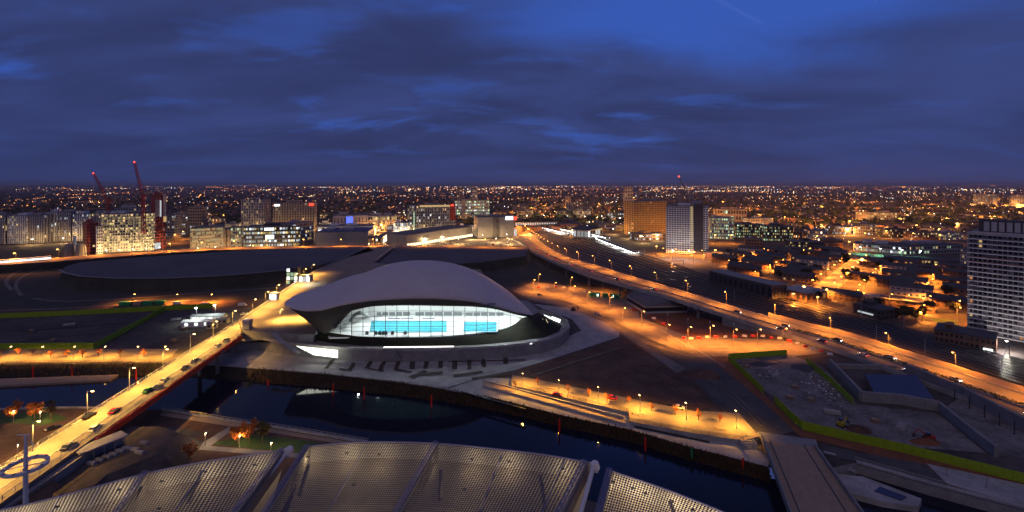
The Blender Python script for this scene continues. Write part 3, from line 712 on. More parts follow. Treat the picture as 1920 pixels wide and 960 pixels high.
# ------------------------------------------------------------------ viaduct and the wide road on the right
NE = [(948,446,0.6),(968,452,1.5),(985,462,3.5),(1000,474,6),(1040,492,9),(1100,515,10),(1170,535,10),(1250,557,9.5),(1330,582,7),(1400,604,4.5),(1470,626,2),(1560,655,0.9),(1700,707,0.8),(1930,793,0.8),(2050,838,0.8)]
FE = [(985,434,0.6),(996,441,1.5),(1008,450,3.5),(1025,463,6),(1060,482,9),(1120,500,10),(1190,522,10),(1270,545,9.5),(1360,573,7),(1440,596,4.5),(1510,614,2),(1600,637,0.9),(1740,682,0.8),(1930,744,0.8),(2050,783,0.8)]
ne0 = [P(*p) for p in NE]; fe0 = [P(*p) for p in FE]
def dense(pts, n=6):
    out = []; q = [(i,)+tuple(p) for i, p in enumerate(pts)]
    for i in range((len(pts)-1)*n+1): out.append(Vector(curve(q, i/n)))
    return out
ne, fe = dense(ne0), dense(fe0)
via = thing('viaduct', 'long curving elevated road viaduct under orange lamps, on concrete columns', 'viaduct', (100, 300, 0))
mb = MB(); mb.grid([[a, b, b-Vector((0,0,1.3)), a-Vector((0,0,1.3))] for a, b in zip(ne, fe)], close=True); mb.build('deck', M['road_pale'], via, via.location)
mb = MB(); mb.ribbon(ne, 0.25, -1.4, 0.9); mb.build('parapet', M['concrete'], via, via.location)
mb = MB(); mb.ribbon(fe, 0.25, -1.4, 0.9); mb.build('parapet', M['concrete'], via, via.location)
midl = [lerp(a, b, 0.47) for a, b in zip(ne, fe)]
mb = MB(); mb.ribbon(midl, 0.25, 0.0, 0.7); mb.build('central_barrier', M['concrete'], via, via.location)
for s in (0.22, 0.72):
    mb = MB()
    for p, d_ in along([lerp(a, b, s) for a, b in zip(ne, fe)], 9.0): mb.fbox(p, d_, Vector((-d_.y, d_.x, 0)), 0, 3, -0.08, 0.08, 0.02, 0.03)
    mb.build('lane_marking', M['white'], via, via.location, kind='stuff')
for i in (18, 22, 26, 30, 35, 40, 46):
    a, b = ne[i], fe[i]; mb = MB()
    for s in (0.2, 0.8):
        p = lerp(a, b, s); mb.tube((p.x, p.y, -0.2), (p.x, p.y, p.z-1.3), 1.0, n=10)
    c = lerp(a, b, .5); dr = (b-a).normalized(); mb.fbox(Vector((c.x, c.y, 0)), Vector((dr.x, dr.y, 0)).normalized(), Vector((-dr.y, dr.x, 0)).normalized(), -9, 9, -0.9, 0.9, c.z-2.4, c.z-1.35); mb.build('column', M['concrete_d'], via, via.location)
# retaining skirts where it comes down
mb = MB(); mb.grid([[Vector((p.x, p.y, -0.2)), p+Vector((0,0,-1.0))] for p in ne[50:]]); mb.build('retaining_skirt', M['concrete_d'], via, via.location)
mb = MB(); mb.grid([[Vector((p.x, p.y, -0.2)), p+Vector((0,0,-1.0))] for p in fe[50:]]); mb.build('retaining_skirt', M['concrete_d'], via, via.location)
# a noise wall along the railway side and a hedge strip in the middle
mb = MB(); mb.ribbon([p+Vector((1.0, 1.5, 0)) for p in fe[54:]], 0.25, -0.5, 2.6); tag(mb.build('noise_wall', M['renderd']), 'long tan wall between the wide road and the railway', 'wall')
def leafy(mb, c, rx, ry, rz_, n, sz, nm):
    for i in range(n):
        while True:
            p = Vector((random.uniform(-1,1), random.uniform(-1,1), random.uniform(-1,1)))
            if p.length < 1: break
        q = Vector((c[0]+p.x*rx, c[1]+p.y*ry, c[2]+p.z*rz_)); a = Vector((random.gauss(0,1), random.gauss(0,1), random.gauss(0,1))).normalized(); b = a.orthogonal().normalized()
        k = sz*random.uniform(0.6, 1.3); mb.poly([q-a*k, q+b*k*0.8, q+a*k, q-b*k*0.8], random.randrange(nm))
M['leafg'] = mat('hedge leaf', (0.040, 0.060, 0.018), rough=0.9); M['leafg2'] = mat('dark hedge leaf', (0.025, 0.040, 0.015), rough=0.9)
mb = MB()
for p, d_ in along([lerp(a, b, 0.50) for a, b in zip(ne[60:82], fe[60:82])], 1.6): leafy(mb, p+Vector((0,0,0.7)), 1.3, 1.3, 0.7, 22, 0.4, 2)
tag(mb.build('hedge', [M['leafg'], M['leafg2']]), 'low dark hedge along the middle of the wide road', 'hedge')
vl = along([lerp(a, b, 0.97) for a, b in zip(ne, fe)], 26.0, 10.0)
for k, (p, d_) in enumerate(vl[:26]):
    place_lamp(LV, p, math.atan2(d_.y, d_.x)-R(90), 'tall road lamp on the viaduct parapet, %s counted from the station end' % ORD[k], 'road lamps along the viaduct')

# ------------------------------------------------------------------ cars
def car_proto(name, L=4.3, W=1.8, Hh=1.45, van=False):
    t = thing(name, 'car', 'car')
    prof = [(-L/2, 0.35), (-L/2, 0.85), (-L*0.30, 0.95), (L*0.28, 0.90), (L/2, 0.72), (L/2, 0.35)] if not van else [(-L/2, 0.35), (-L/2, Hh), (L*0.22, Hh), (L*0.36, 1.05), (L/2, 0.9), (L/2, 0.35)]
    mb = MB(); mb.grid([[Vector((x, -W/2, z)) for x, z in prof], [Vector((x, W/2, z)) for x, z in prof]]); mb.poly([(x, -W/2, z) for x, z in prof][::-1]); mb.poly([(x, W/2, z) for x, z in prof])
    mb.poly([(-L/2,-W/2,.35),(L/2,-W/2,.35),(L/2,W/2,.35),(-L/2,W/2,.35)]); body = mb.build('body', M['white'], t)
    if not van:
        cp = [(-L*0.42, 0.9), (-L*0.30, Hh-0.05), (-L*0.02, Hh), (L*0.10, Hh-0.06), (L*0.26, 0.9)]
        mb = MB(); rows = [[Vector((x, s*W/2*(0.96 if z < 1 else 0.80), z)) for x, z in cp] for s in (-1, 1)]; mb.grid(rows); mb.poly(rows[0][::-1]); mb.poly(rows[1]); mb.build('window', M['carglass'], t)
        mb = MB(); mb.box((-L*0.10, 0, Hh+0.01), (L*0.30, W*0.76, 0.05)); mb.build('roof', M['white'], t)
    else:
        mb = MB(); mb.box((L*0.29, 0, 1.35), (0.5, W*0.9, 0.5)); mb.build('window', M['carglass'], t)
    for sx in (-1, 1):
        for sy in (-1, 1):
            mb = MB(); mb.tube((sx*L*0.30, sy*(W/2-0.2), 0.33), (sx*L*0.30, sy*(W/2+0.02), 0.33), 0.33, n=10); mb.build('wheel', M['rubber'], t)
    for sy in (-1, 1):
        mb = MB(); mb.box((L/2, sy*W*0.36, 0.65), (0.08, 0.3, 0.16)); mb.build('headlight', M['steel'], t)
        mb = MB(); mb.box((-L/2, sy*W*0.38, 0.75), (0.08, 0.25, 0.16)); mb.build('tail_light', M['red'], t)
    note_kids(t); return t
CAR = car_proto('parked_car'); CARM = car_proto('moving_car'); VAN = car_proto('white_van', 5.6, 2.0, 2.3, True)
for ch in KIDS[CARM.name]:
    ch.name = ch.name
    if ch.name.startswith('headlight'): ch.data.materials.clear(); ch.data.materials.append(E['head'])
    if ch.name.startswith('tail_light'): ch.data.materials.clear(); ch.data.materials.append(E['tail'])
CARC = {}
for n_, c in (('silver', (0.45,0.46,0.48)), ('dark blue', (0.02,0.04,0.12)), ('black', (0.015,0.015,0.018)), ('red', (0.45,0.02,0.015)), ('green', (0.02,0.25,0.06)), ('white', (0.72,0.72,0.72)), ('grey', (0.16,0.17,0.18))):
    CARC[n_] = mat(n_+' car paint', c, rough=0.25, spec=0.6)
def place_car(proto, p, rz, colr, label, group):
    if proto.name not in USED: USED[proto.name] = proto; o = proto
    else: o = copy_tree(proto)
    o.location = p; o.rotation_euler = (0, 0, rz); o.scale = (.88,)*3
    for c in o.children:
        if c.name.startswith(('body', 'roof')) and c.material_slots:
            c.material_slots[0].link = 'OBJECT'; c.material_slots[0].material = CARC[colr]
    return tag(o, label, 'van' if proto is VAN else 'car', group)
brd = (bp(200, 0, 0)-bp(80, 0, 0)); bra = math.atan2(brd.y, brd.x)
for d, s, c, lb in ((122,0.24,'grey','grey car near the right rail at the near end of the bridge'),(131,0.24,'silver','silver car alone on the near part of the bridge deck'),
        (138,0.86,'black','black car close to the far rail of the bridge'),(141,0.42,'red','red car on the bridge deck'),(155,0.34,'green','green car on the bridge deck'),(157.5,0.20,'dark blue','dark blue car next to the green car on the bridge'),
        (163,0.30,'silver','silver car just beyond the green car on the bridge'),(174,0.22,'black','black car past the halfway point of the bridge'),(181,0.25,'dark blue','dark blue car two thirds along the bridge'),(198,0.25,'silver','silver car near the plaza end of the bridge'),(205,0.22,'grey','grey car at the plaza end of the bridge')):
    place_car(CAR, lerp(bp(d, 0, ZP+0.03), bp(d, 1, ZP+0.03), s), bra+R(random.uniform(-5, 5)), c, lb, 'cars on the bridge')
for x, y, rz, c, lb in ((458,590,40,'white','white car on the plaza beside the lift tower'),):
    place_car(CAR, P(x, y, ZP+0.03), R(rz), c, lb, 'cars on the plaza')
for x, y, z, c, lb in ((1045,742,1.55,'red','red car under the second promenade lamp'),(1149,748,1.55,'red','red car at the back of the riverside promenade'),(1273,766,1.55,'white','white car on the riverside promenade near the dark field')):
    place_car(CAR, P(x, y, z), R(-20), c, lb, 'cars on the riverside promenade')
place_car(CAR, P(100, 806), R(65), 'black', 'dark car on the earth beside the near end of the bridge', 'cars on the near bank')
for x, y, rz, lb in ((333,571,5,'white van on the site road by the green containers'),(385,573,0,'white van at the end of the lime fence'),(455,574,10,'white van beside the bridge on the site road')):
    place_car(VAN, P(x, y), R(rz), 'white', lb, 'vans on the site road')
# traffic on the viaduct: head lamps towards us on the far side, tail lamps away on the near side
seq = along([lerp(a, b, 0.36) for a, b in zip(ne, fe)], 34.0, 6.0)
cols = ['silver','black','grey','dark blue','white']
for k, (p, d_) in enumerate(seq[:13]):
    p = p+Vector((random.uniform(-1, 1), random.uniform(-1, 1), 0.05))
    place_car(CARM, p, math.atan2(d_.y, d_.x)+R(180), cols[k % 5], '%s car with red tail lamps on the viaduct, %s from the station' % (cols[k % 5], ORD[k]), 'cars with red tail lamps on the near viaduct lanes')
seq = along([lerp(a, b, 0.25) for a, b in zip(ne[58:84], fe[58:84])], 19.0, 2.0)
for k, (p, d_) in enumerate(seq[:8]):
    place_car(CARM, p+Vector((0,0,.05)), math.atan2(d_.y, d_.x)+R(180), cols[(k+2) % 5], '%s car queuing on the wide road, %s from the clay field' % (cols[(k+2) % 5], ORD[k]), 'cars queuing on the wide road')
seq = along([lerp(a, b, 0.62) for a, b in zip(ne[50:84], fe[50:84])], 24.0, 2.0)
for k, (p, d_) in enumerate(seq[:9]):
    place_car(CARM, p+Vector((0,0,.05)), math.atan2(d_.y, d_.x), cols[(k+1) % 5], '%s oncoming car with white headlamps on the wide road, %s from the viaduct' % (cols[(k+1) % 5], ORD[k]), 'oncoming cars on the wide road')

# ------------------------------------------------------------------ lime hoardings: panels of one fence each
def hoarding(px, h, label, panel=3.0, z=0.0):
    pts = [P(x, y, z) for x, y in px]; t = thing('hoarding_fence', label, 'fence', pts[0], 'lime green site hoardings')
    mb = MB(); mb.box((0, 0, h/2), (panel-0.14, 0.12, h)); mb.box((panel/2, 0, h/2+.06), (.10, .2, h+.12)); me = None
    L = sum((b-a).length for a, b in zip(pts, pts[1:])); step = panel if L/panel < 280 else L/280
    for p, d_ in along(pts, step, step/2):
        if me is None:
            o = mb.build('panel', M['lime'], t); me = o.data
        else:
            o = bpy.data.objects.new('panel', me); col.objects.link(o); o.parent = t
        o.location = p-pts[0]; o.rotation_euler = (0, 0, math.atan2(d_.y, d_.x)); o.scale = (step/panel, 1, random.uniform(0.97, 1.03))
hoarding([(-120,601),(0,597),(120,592),(200,588),(310,582),(395,578)], 3.0, 'lime green hoarding along the back of the left compound')
hoarding([(310,583),(178,654)], 3.0, 'lime green hoarding running diagonally towards the left promenade')
hoarding([(178,654),(0,655.5),(-120,656)], 3.0, 'lime green hoarding behind the orange left promenade')
hoarding([(1366,674),(1420,670),(1478,666)], 2.6, 'short lime green hoarding at the far end of the right site yard')
hoarding([(1366,676),(1400,708),(1432,740)], 2.6, 'lime green hoarding down the near left side of the right site yard')
hoarding([(1452,755),(1480,784),(1506,806),(1600,828),(1700,851),(1830,884),(1960,917)], 2.8, 'longest lime green hoarding sweeping right along the clay strip')
hoarding([(1512,681),(1560,722),(1602,762)], 2.6, 'lime green hoarding beside the grey concrete basin walls')

# ------------------------------------------------------------------ left compound: containers, marquee and floodlights
for k, (x0, x1, y, c, lb) in enumerate(((222,245,574,'green','green shipping container on the site road, left of the row'),(247,264,573,'orangew','white and orange lorry box between the green containers'),(266,287,573,'green','green shipping container right of the lorry box'),(288,308,572,'green','green shipping container at the right end of the row'))):
    a, b = P(x0, y), P(x1, y); t = thing('shipping_container', lb, 'container', a, 'containers on the site road'); L = (b-a).length
    mm = M['green'] if c == 'green' else M['renderd']
    mb = MB(); mb.box((L/2, 1.2, 1.35), (L-0.4, 2.4, 2.6)); mb.build('body', mm, t)
    mb = MB()
    for i in range(12): mb.box((0.6+(L-1.2)*i/11, -0.03, 1.4), (0.18, 0.1, 2.2))
    mb.build('rib', mm, t, kind='stuff')
    mb = MB(); mb.box((L-0.18, 1.2, 1.35), (0.06, 2.2, 2.3)); mb.build('door', M['darksteel'], t)
def hut(name, label, p, L, Wd, hgt, rz, wallm, roofm, lit=True, gable=0.8):
    t = thing(name, label, 'hut', p, None, rz)
    mb = MB(); mb.box((0,0,hgt/2), (L, Wd, hgt)); mb.build('wall', wallm, t)
    mb = MB(); rows = [[Vector((x, -Wd/2-.3, hgt)), Vector((x, 0, hgt+gable)), Vector((x, Wd/2+.3, hgt))] for x in (-L/2-.3, L/2+.3)]; mb.grid(rows); mb.poly(rows[0]); mb.poly(rows[1][::-1]); mb.build('roof', roofm, t)
    for i in range(max(2, int(L/4))):
        mb = MB(); mb.box((-L/2+(i+0.5)*L/max(2, int(L/4)), -Wd/2-0.02, hgt*0.55), (1.6, 0.06, hgt*0.5)); mb.build('window', E['hut'] if lit else M['win_d'], t)
    return t
hut('site_hut', 'brightly lit white site hut in front of the floodlight pair', P(372, 611), 15, 5, 3, R(8), M['white'], M['white'])
hut('site_hut', 'long low lit hut behind the white site hut', P(392, 600), 18, 5, 3, R(4), M['white'], M['felt'])
hut('site_hut', 'small dark hut right of the floodlit huts', P(418, 606), 6, 4, 2.8, R(10), M['grey'], M['felt'], False)
hut('site_hut', 'little grey hut beside the bridge below the floodlit huts', P(398, 615), 5, 3, 2.6, R(20), M['render'], M['felt'], False)
place_lamp(LC, P(369, 606), R(-90), 'white floodlight mast over the lit site hut', 'floodlights in the left compound')
place_lamp(LC, P(404, 600), R(-90), 'white floodlight mast behind the lit site hut, nearer the bridge', 'floodlights in the left compound')
for k, x in enumerate((250, 330, 395)): place_lamp(LS, P(x, 568), R(90), 'orange lamp over the site road behind the containers, %s from the picture edge' % ORD[k], 'orange lamps over the site road', scale=0.8)
# two lit kiosks on the edge of the plaza
k1 = P(514, 562, ZP); kt = thing('kiosk', 'small bright white kiosk on the lit edge of the plaza', 'kiosk', k1)
mb = MB(); mb.box((0,0,2), (4.4, 3.5, 4)); mb.build('wall', M['white'], kt); mb = MB(); mb.box((0,0,4.2), (5, 4, 0.3)); mb.build('roof', M['white'], kt); mb = MB(); mb.box((0.2,-1.8,2.1), (4.0, 0.1, 3.2)); mb.build('shutter', E['hut'], kt)
k2 = P(566, 527, ZP); kt = thing('stair_tower', 'glazed lit stair tower with greenish white panes behind the plaza', 'stair tower', k2)
mb = MB(); mb.box((-6,0,4), (8, 5, 12)); mb.build('frame', M['darksteel'], kt)
for i in range(3):
    for j in range(4): mb = MB(); mb.box((-8.7+i*2.7, -2.55, -0.3+j*2.9), (2.1, 0.1, 2.2)); mb.build('pane', random.choice((E['greenw'], E['hut'], E['hut'], M['win_d'])), kt)
mb = MB(); mb.box((3,0,1), (8, 5, 7)); mb.build('lobby', M['concrete_d'], kt)
for i in range(3): mb = MB(); mb.box((0.4+i*2.6, -2.55, 1.6), (2.0, 0.1, 4.2)); mb.build('pane', random.choice((E['hut'], E['cool'])), kt)
place_lamp(LC, P(575, 534, ZP), 0, 'white floodlight beside the glazed stair tower', 'floodlights at the stair tower', scale=0.8)

# ------------------------------------------------------------------ riverside promenade on the right
pr = thing('raised_promenade', 'raised riverside promenade with pale retaining wall and railing, glowing amber', 'promenade', P(1180, 760))
PB = [(960,703),(1050,720),(1180,747),(1300,770),(1385,774)]; PFt = [(1424,818),(1395,826),(1300,812),(1180,790),(1178,773),(1050,743),(958,722)]
q = [P(x, y, 1.5) for x, y in PB+PFt]
mb = MB(); mb.prism([(p.x, p.y) for p in q], -0.1, 1.5, 1, 0); mb.build('deck', [M['plaza'], M['concrete']], pr, pr.location)
fr = [P(x, y, 1.5) for x, y in PFt[1:]]
mb = MB()
for zz_ in (0.4, 0.75, 1.1):
    for a, b in zip(fr, fr[1:]): mb.tube(a+Vector((0,0.2,zz_)), b+Vector((0,0.2,zz_)), 0.04, n=4)
for p, d_ in along(fr, 2.4): mb.tube(p+Vector((0,.2,0)), p+Vector((0,.2,1.1)), 0.045, n=4)
mb.build('railing', M['darksteel'], pr, pr.location)
for a, b in (((1020,728),(1050,731)), ((1185,775),(1198,779)), ((1340,803),(1352,806)), ((1355,806),(1362,808))):
    pa, pb = P(*a, 1.5), P(*b, 1.5); mb = MB(); c = (pa+pb)/2; d_ = (pb-pa); rz = math.atan2(d_.y, d_.x); t = thing('bench', 'bench', 'bench', (c.x, c.y, 1.5), 'benches on the riverside promenade', rz)
    L = min(d_.length, 3.5); mb.box((0,0,.45), (L,.6,.1)); mb.build('seat', M['timber'], t)
    for s in (-1, 1): mb = MB(); mb.box((s*L*.4, 0, .2), (.12,.5,.4)); mb.build('leg', M['darksteel'], t)
    t['label'] = {1020:'dark bench on the promenade between the two red cars',1185:'dark bench midway along the riverside promenade',1340:'long dark bench near the pedestrian bridge end of the promenade',1355:'small dark bench nearest the promenade stairs'}[a[0]]
rp = thing('ramp', 'long concrete ramp with dark slot wall beside the riverside path', 'ramp', P(1040, 755))
a, b = P(905, 727), P(1175, 800)
mb = MB(); mb.fbox(a, (b-a).normalized(), Vector((0,1,0)), 0, (b-a).length, 0, 0.5, 0.0, 1.0); mb.build('side_wall', M['concrete'], rp, rp.location)
a2, b2 = a+Vector((0,4.2,0)), b+Vector((0,4.2,0)); mb = MB(); mb.fbox(a2, (b2-a2).normalized(), Vector((0,1,0)), 0, (b2-a2).length, 0, 0.5, 0.0, 1.2); mb.build('side_wall', M['concrete'], rp, rp.location)
mb = MB(); mb.poly([a+Vector((0,.5,.9)), b+Vector((0,.5,.2)), b2+Vector((0,0,.2)), a2+Vector((0,0,.9))]); mb.build('ramp_floor', M['timber'], rp, rp.location)
a, b = P(865, 737), P(985, 770); mb = MB(); mb.fbox(a, (b-a).normalized(), Vector((0,1,0)), 0, (b-a).length, 0, 0.6, 0.0, 0.6); mb.build('slot_wall', M['dark'], rp, rp.location)
a, b = P(1190, 803), P(1330, 832); mb = MB(); mb.fbox(a, (b-a).normalized(), Vector((0,1,0)), 0, (b-a).length, 0, 0.6, 0.0, 0.6); mb.build('slot_wall', M['dark'], rp, rp.location)
s0 = P(1405, 842); stt = thing('stairs', 'short lit stair from the promenade down to the riverside path', 'stairs', s0)
for i in range(6): mb = MB(); mb.box((0, 1.9-i*0.45, 1.35-i*0.24), (3.6, 0.5, 0.3)); mb.build('step', M['concrete'], stt)
for s in (-1, 1): mb = MB(); mb.box((s*2.0, 0.8, 1.0), (0.3, 3.4, 2.0)); mb.build('side_wall', M['concrete'], stt)
# pedestrian bridge on the right
pb = thing('footbridge', 'broad tan pedestrian bridge at the lower right corner over the river', 'bridge', P(1500, 870, 2))
LE, RE = [P(1430, 824, 2), P(1490, 985, 2), P(1560, 1175, 2)], [P(1527, 838, 2), P(1630, 985, 2), P(1762, 1175, 2)]
mb = MB(); mb.grid([[a, b, b-Vector((0,0,.8)), a-Vector((0,0,.8))] for a, b in zip(LE, RE)], close=True); mb.poly([LE[0], RE[0], RE[0]-Vector((0,0,.8)), LE[0]-Vector((0,0,.8))]); mb.build('deck', M['timber'], pb, pb.location)
for E_ in (LE, RE): mb = MB(); mb.ribbon(E_, 0.22, -0.9, 1.15); mb.build('parapet', M['concrete_d'], pb, pb.location)
for s in (0.14, 0.80):
    mb = MB(); mb.ribbon([lerp(a, b, s)+Vector((0,0,.01)) for a, b in zip(LE, RE)], 0.12, 0, 0.12); mb.build('drain_channel', M['dark'], pb, pb.location)
mb = MB(); mb.prism([(p.x, p.y) for p in (P(1420,820), P(1530,836), P(1536,858), P(1440,848))], -3, 1.9); mb.build('abutment', M['concrete_d'], pb, pb.location)
# lower quay at the right of it
qy = thing('landing_quay', 'low pale landing quay in the dark inlet right of the pedestrian bridge', 'quay', P(1650, 925, -1.5))
mb = MB(); mb.prism([(p.x, p.y) for p in (P(1560,888,-1.5), P(1618,893,-1.5), P(1728,935,-1.5), P(1722,950,-1.5), P(1655,940,-1.5), P(1586,922,-1.5))], -4, -1.5); mb.build('deck', M['concrete'], qy, qy.location)
mb = MB(); mb.prism([(p.x, p.y) for p in (P(1650,912,-1.2), P(1700,931,-1.2), P(1690,937,-1.2), P(1640,920,-1.2))], -1.49, -1.2); mb.build('hatch', M['bluefelt'], qy, qy.location)
for i in range(6): mb = MB(); p = P(1556+i*7, 850+i*6, 0.2-i*0.3); mb.box((p.x, p.y, p.z), (3.0, 1.0, 0.25), R(-30)); mb.build('step', M['concrete'], qy, qy.location)
# railing along the pale paved corner
rl = [P(x, y) for x, y in ((1606,866),(1740,905),(1960,964))]; t = thing('railing', 'thin steel railing along the pale paved quay in the corner', 'railing', rl[0])
mb = MB()
for zz_ in (0.5, 1.1):
    for a, b in zip(rl, rl[1:]): mb.tube(a+Vector((0,.6,zz_)), b+Vector((0,.6,zz_)), 0.04, n=4)
mb.build('rail', M['steel'], t, rl[0])
for p, d_ in along(rl, 2.5): mb = MB(); mb.tube(p+Vector((0,.6,0)), p+Vector((0,.6,1.1)), 0.05, n=4); mb.build('post', M['steel'], t, rl[0])
for k, (x, y) in enumerate(((1775,896), (1850,916))):
    p = P(x, y); t = thing('young_tree', 'bare young tree in a round soil pit, %s from the pedestrian bridge' % ORD[k], 'tree', p, 'young trees on the pale quay')
    mb = MB(); mb.prism([(math.cos(a*.5236)*2.0, math.sin(a*.5236)*2.0) for a in range(12)], 0.02, 0.2); mb.build('soil_pit', M['dirt'], t)
    mb = MB(); mb.tube((0,0,0.1), (0,0,4.2), 0.07, 0.02, n=5)
    for i in range(7): a = i*2.4; mb.tube((0,0,1.8+i*.3), (math.cos(a)*.8, math.sin(a)*.8, 2.6+i*.35), 0.025, 0.01, n=4)
    mb.build('trunk', M['brick'], t)

# ------------------------------------------------------------------ right site: basin walls, sunken tank, machines and spoil
bs = thing('concrete_basin', 'grey concrete basin with sloping walls and a flat navy tank roof', 'basin', P(1650, 735))
for pts, h in (([(1556,690),(1580,715),(1614,752)], 4.0), ([(1614,752),(1690,758),(1762,772)], 3.6), ([(1762,772),(1810,812),(1868,858)], 3.4), ([(1556,690),(1620,692),(1680,694)], 2.0), ([(1700,702),(1800,745),(1930,815)], 4.5)):
    mb = MB(); mb.ribbon([P(x, y) for x, y in pts], 0.5, 0, h); mb.build('wall', M['concrete_d'], bs, bs.location)
mb = MB(); q = [P(x, y, 3.2) for x, y in ((1622,702),(1718,703),(1752,748),(1640,738))]; mb.prism([(p.x, p.y) for p in q], 0.1, 3.2, 1, 0); mb.build('tank', [M['bluefelt'], M['brick']], bs, bs.location)
mb = MB(); q = [P(x, y, 0.2) for x, y in ((1768,768),(1800,745),(1925,812),(1925,862),(1872,852))]; mb.prism([(p.x, p.y) for p in q], 0.0, 0.2); mb.build('basin_floor', M['gravel'], bs, bs.location)
for k in range(5): p = P(1790+k*28, 752+k*16); mb = MB(); mb.tube((p.x, p.y, 0), (p.x, p.y, 4.6), 0.18, n=6); mb.build('pipe', M['darksteel'], bs, bs.location)
mb = MB(); cols_ = []
for i in range(420):
    cx, cy = random.choice(((1540,715), (1560,735), (1525,700), (1440,700), (1570,745), (1550,722)))
    x = random.gauss(cx, 13); y = random.gauss(cy, 7); p = P(x, y); s = random.uniform(0.12, 0.5)
    mb.box((p.x, p.y, s*0.35), (s*random.uniform(.7,2), s, s*.8), random.uniform(0,3), random.randrange(4))
mb.build('rubble', [M['white'], M['concrete'], M['slate'], M['brick']], kind='stuff')
def mound(name, label, p, rx, ry, h, m):
    mb = MB(); rows = []
    for i in range(6):
        s = i/5; rows.append([Vector((p.x+math.cos(a*.3927)*rx*(1-s**1.2)*random.uniform(.8,1.15), p.y+math.sin(a*.3927)*ry*(1-s**1.2)*random.uniform(.8,1.15), h*s*random.uniform(.85,1.1) if i else -0.1)) for a in range(16)])
    mb.grid(rows, close=True); return tag(mb.build(name, m, origin=p, smooth=True), label, 'spoil heap', 'spoil heaps')
mound('spoil_heap', 'low dark spoil heap beside the earth track by the brown field', P(1322, 702), 7, 7, 1.8, M['dirt'])
mound('spoil_heap', 'black spoil heap inside the right site yard', P(1505, 690), 6, 5, 1.6, M['slate'])
mound('spoil_heap', 'brown spoil heap behind the longest lime hoarding', P(1610, 806), 4.5, 3, 1.6, M['dirt'])
mound('spoil_heap', 'reddish spoil heap near the end of the longest lime hoarding', P(1735, 830), 5, 2.5, 1.5, M['clay'])
mound('spoil_heap', 'dark spoil heap by the far end hoarding of the site yard', P(1420, 682), 9, 4, 1.3, M['slate'])
def digger(p, rz, label, m):
    t = thing('excavator', label, 'excavator', p, 'excavators on the right site', rz); t.scale = (.8,.8,.8)
    for s in (-1, 1): mb = MB(); mb.box((0, s*1.0, .4), (3.4,.6,.8)); mb.build('track', M['rubber'], t)
    mb = MB(); mb.box((-.3,0,1.5), (2.8,2.2,1.2)); mb.build('body', m, t); mb = MB(); mb.box((.5,.6,2.4), (1.2,1.0,1.1)); mb.build('cab', M['carglass'], t)
    mb = MB(); mb.tube((.9,-.4,1.6), (3.2,-.4,3.6), .22, n=5); mb.tube((3.2,-.4,3.6), (4.6,-.4,1.4), .18, n=5); mb.build('arm', m, t); mb = MB(); mb.box((4.6,-.4,1.0), (.8,.9,.8)); mb.build('bucket', M['darksteel'], t)
digger(P(1578, 800), R(30), 'yellow excavator behind the longest lime hoarding', mat('machine yellow', (0.40,0.30,0.03), rough=0.6))
digger(P(1742, 825), R(160), 'red excavator near the end of the longest lime hoarding', M['darkred'])
digger(P(1075, 583), R(40), 'dark excavator on the pavement right of the swimming hall', M['slate'])
# kiosk canopy and slabs on the near left bank
platform('terrain_platform', [(88,905),(185,825),(225,800),(300,799),(335,812),(300,850),(200,890),(120,960)], 5.5, M['ground'], M['ground'], 7.0)
t0 = P(190, 850, 5.5); t = thing('canopy_shelter', 'flat pale canopy shelter beside the near end of the bridge', 'shelter', t0, None, R(62))
mb = MB(); mb.box((0,0,3.0), (10.5, 4.6, 0.4)); mb.build('roof', M['concrete'], t)
mb = MB(); mb.box((0,.9,1.4), (9.6, 1.8, 2.8)); mb.build('wall', M['grey'], t)
for k in range(5): mb = MB(); mb.box((-4.6+k*2.3, -1.9, 1.4), (.2,.2,2.8)); mb.build('post', M['steel'], t)
for k, (x, y) in enumerate(((168,866),(182,860),(196,854),(208,849),(221,843),(233,838),(248,840),(258,846),(266,828))):
    p = P(x+4, y+4, 5.5); mb = MB(); mb.box((0,0,.3), (2.4,.9,.6), R(-10)); mb.box((0,0,.62), (2.1,.75,.08), R(-10))
    tag(mb.build('concrete_slab', M['concrete'], origin=(0,0,0)), 'pale concrete slab on the yard below the canopy shelter, %s in the row' % ORD[k], 'slab', 'concrete slabs on the near yard').location = p
# mooring piles
for k, (x, yt, yb, c, lb) in enumerate(((62,687,708,'red','red mooring pile at the left pontoon, nearest the picture edge'),(135,687,707,'red','red mooring pile at the middle of the left pontoon'),(255,692,712,'red','red mooring pile close to the left side of the bridge'),(503,712,722,'red','short red mooring pile near the bridge in front of the apron'),
        (625,720,741,'red','red mooring pile left of the turquoise reflection'),(683,726,748,'red','red mooring pile beside the turquoise reflection'),(809,741,763,'red','red mooring pile right of the turquoise reflection'),(1049,786,810,'red','red mooring pile below the ramp of the riverside path'),(1210,820,845,'red','red mooring pile below the raised promenade wall'),
        (1297,838,862,'green','green mooring pile between two red ones'),(1393,860,887,'red','red mooring pile nearest the pedestrian bridge'))):
    p = P(x, yb, ZW); d = p.y; h = (yb-yt)*d/FPX; t = thing('mooring_pile', lb, 'mooring pile', (p.x, p.y, ZW), 'mooring piles in the river')
    mb = MB(); mb.tube((0,0,-1), (0,0,h), 0.30, n=8); mb.build('post', M['pile'] if c == 'red' else M[c], t)
    mb = MB(); mb.tube((0,0,h), (0,0,h+.3), 0.34, 0.1, n=8); mb.build('cap', M['darkred'], t)
pt = thing('pontoon', 'long flat timber pontoon along the left far bank', 'pontoon', P(100, 712, -2.2))
q = [P(x, y, -2.2) for x, y in ((-150,716),(0,710),(222,702),(205,712),(0,723),(-150,730))]; mb = MB(); mb.prism([(p.x, p.y) for p in q], -3.4, -2.2); mb.build('deck', M['timber'], pt, pt.location)
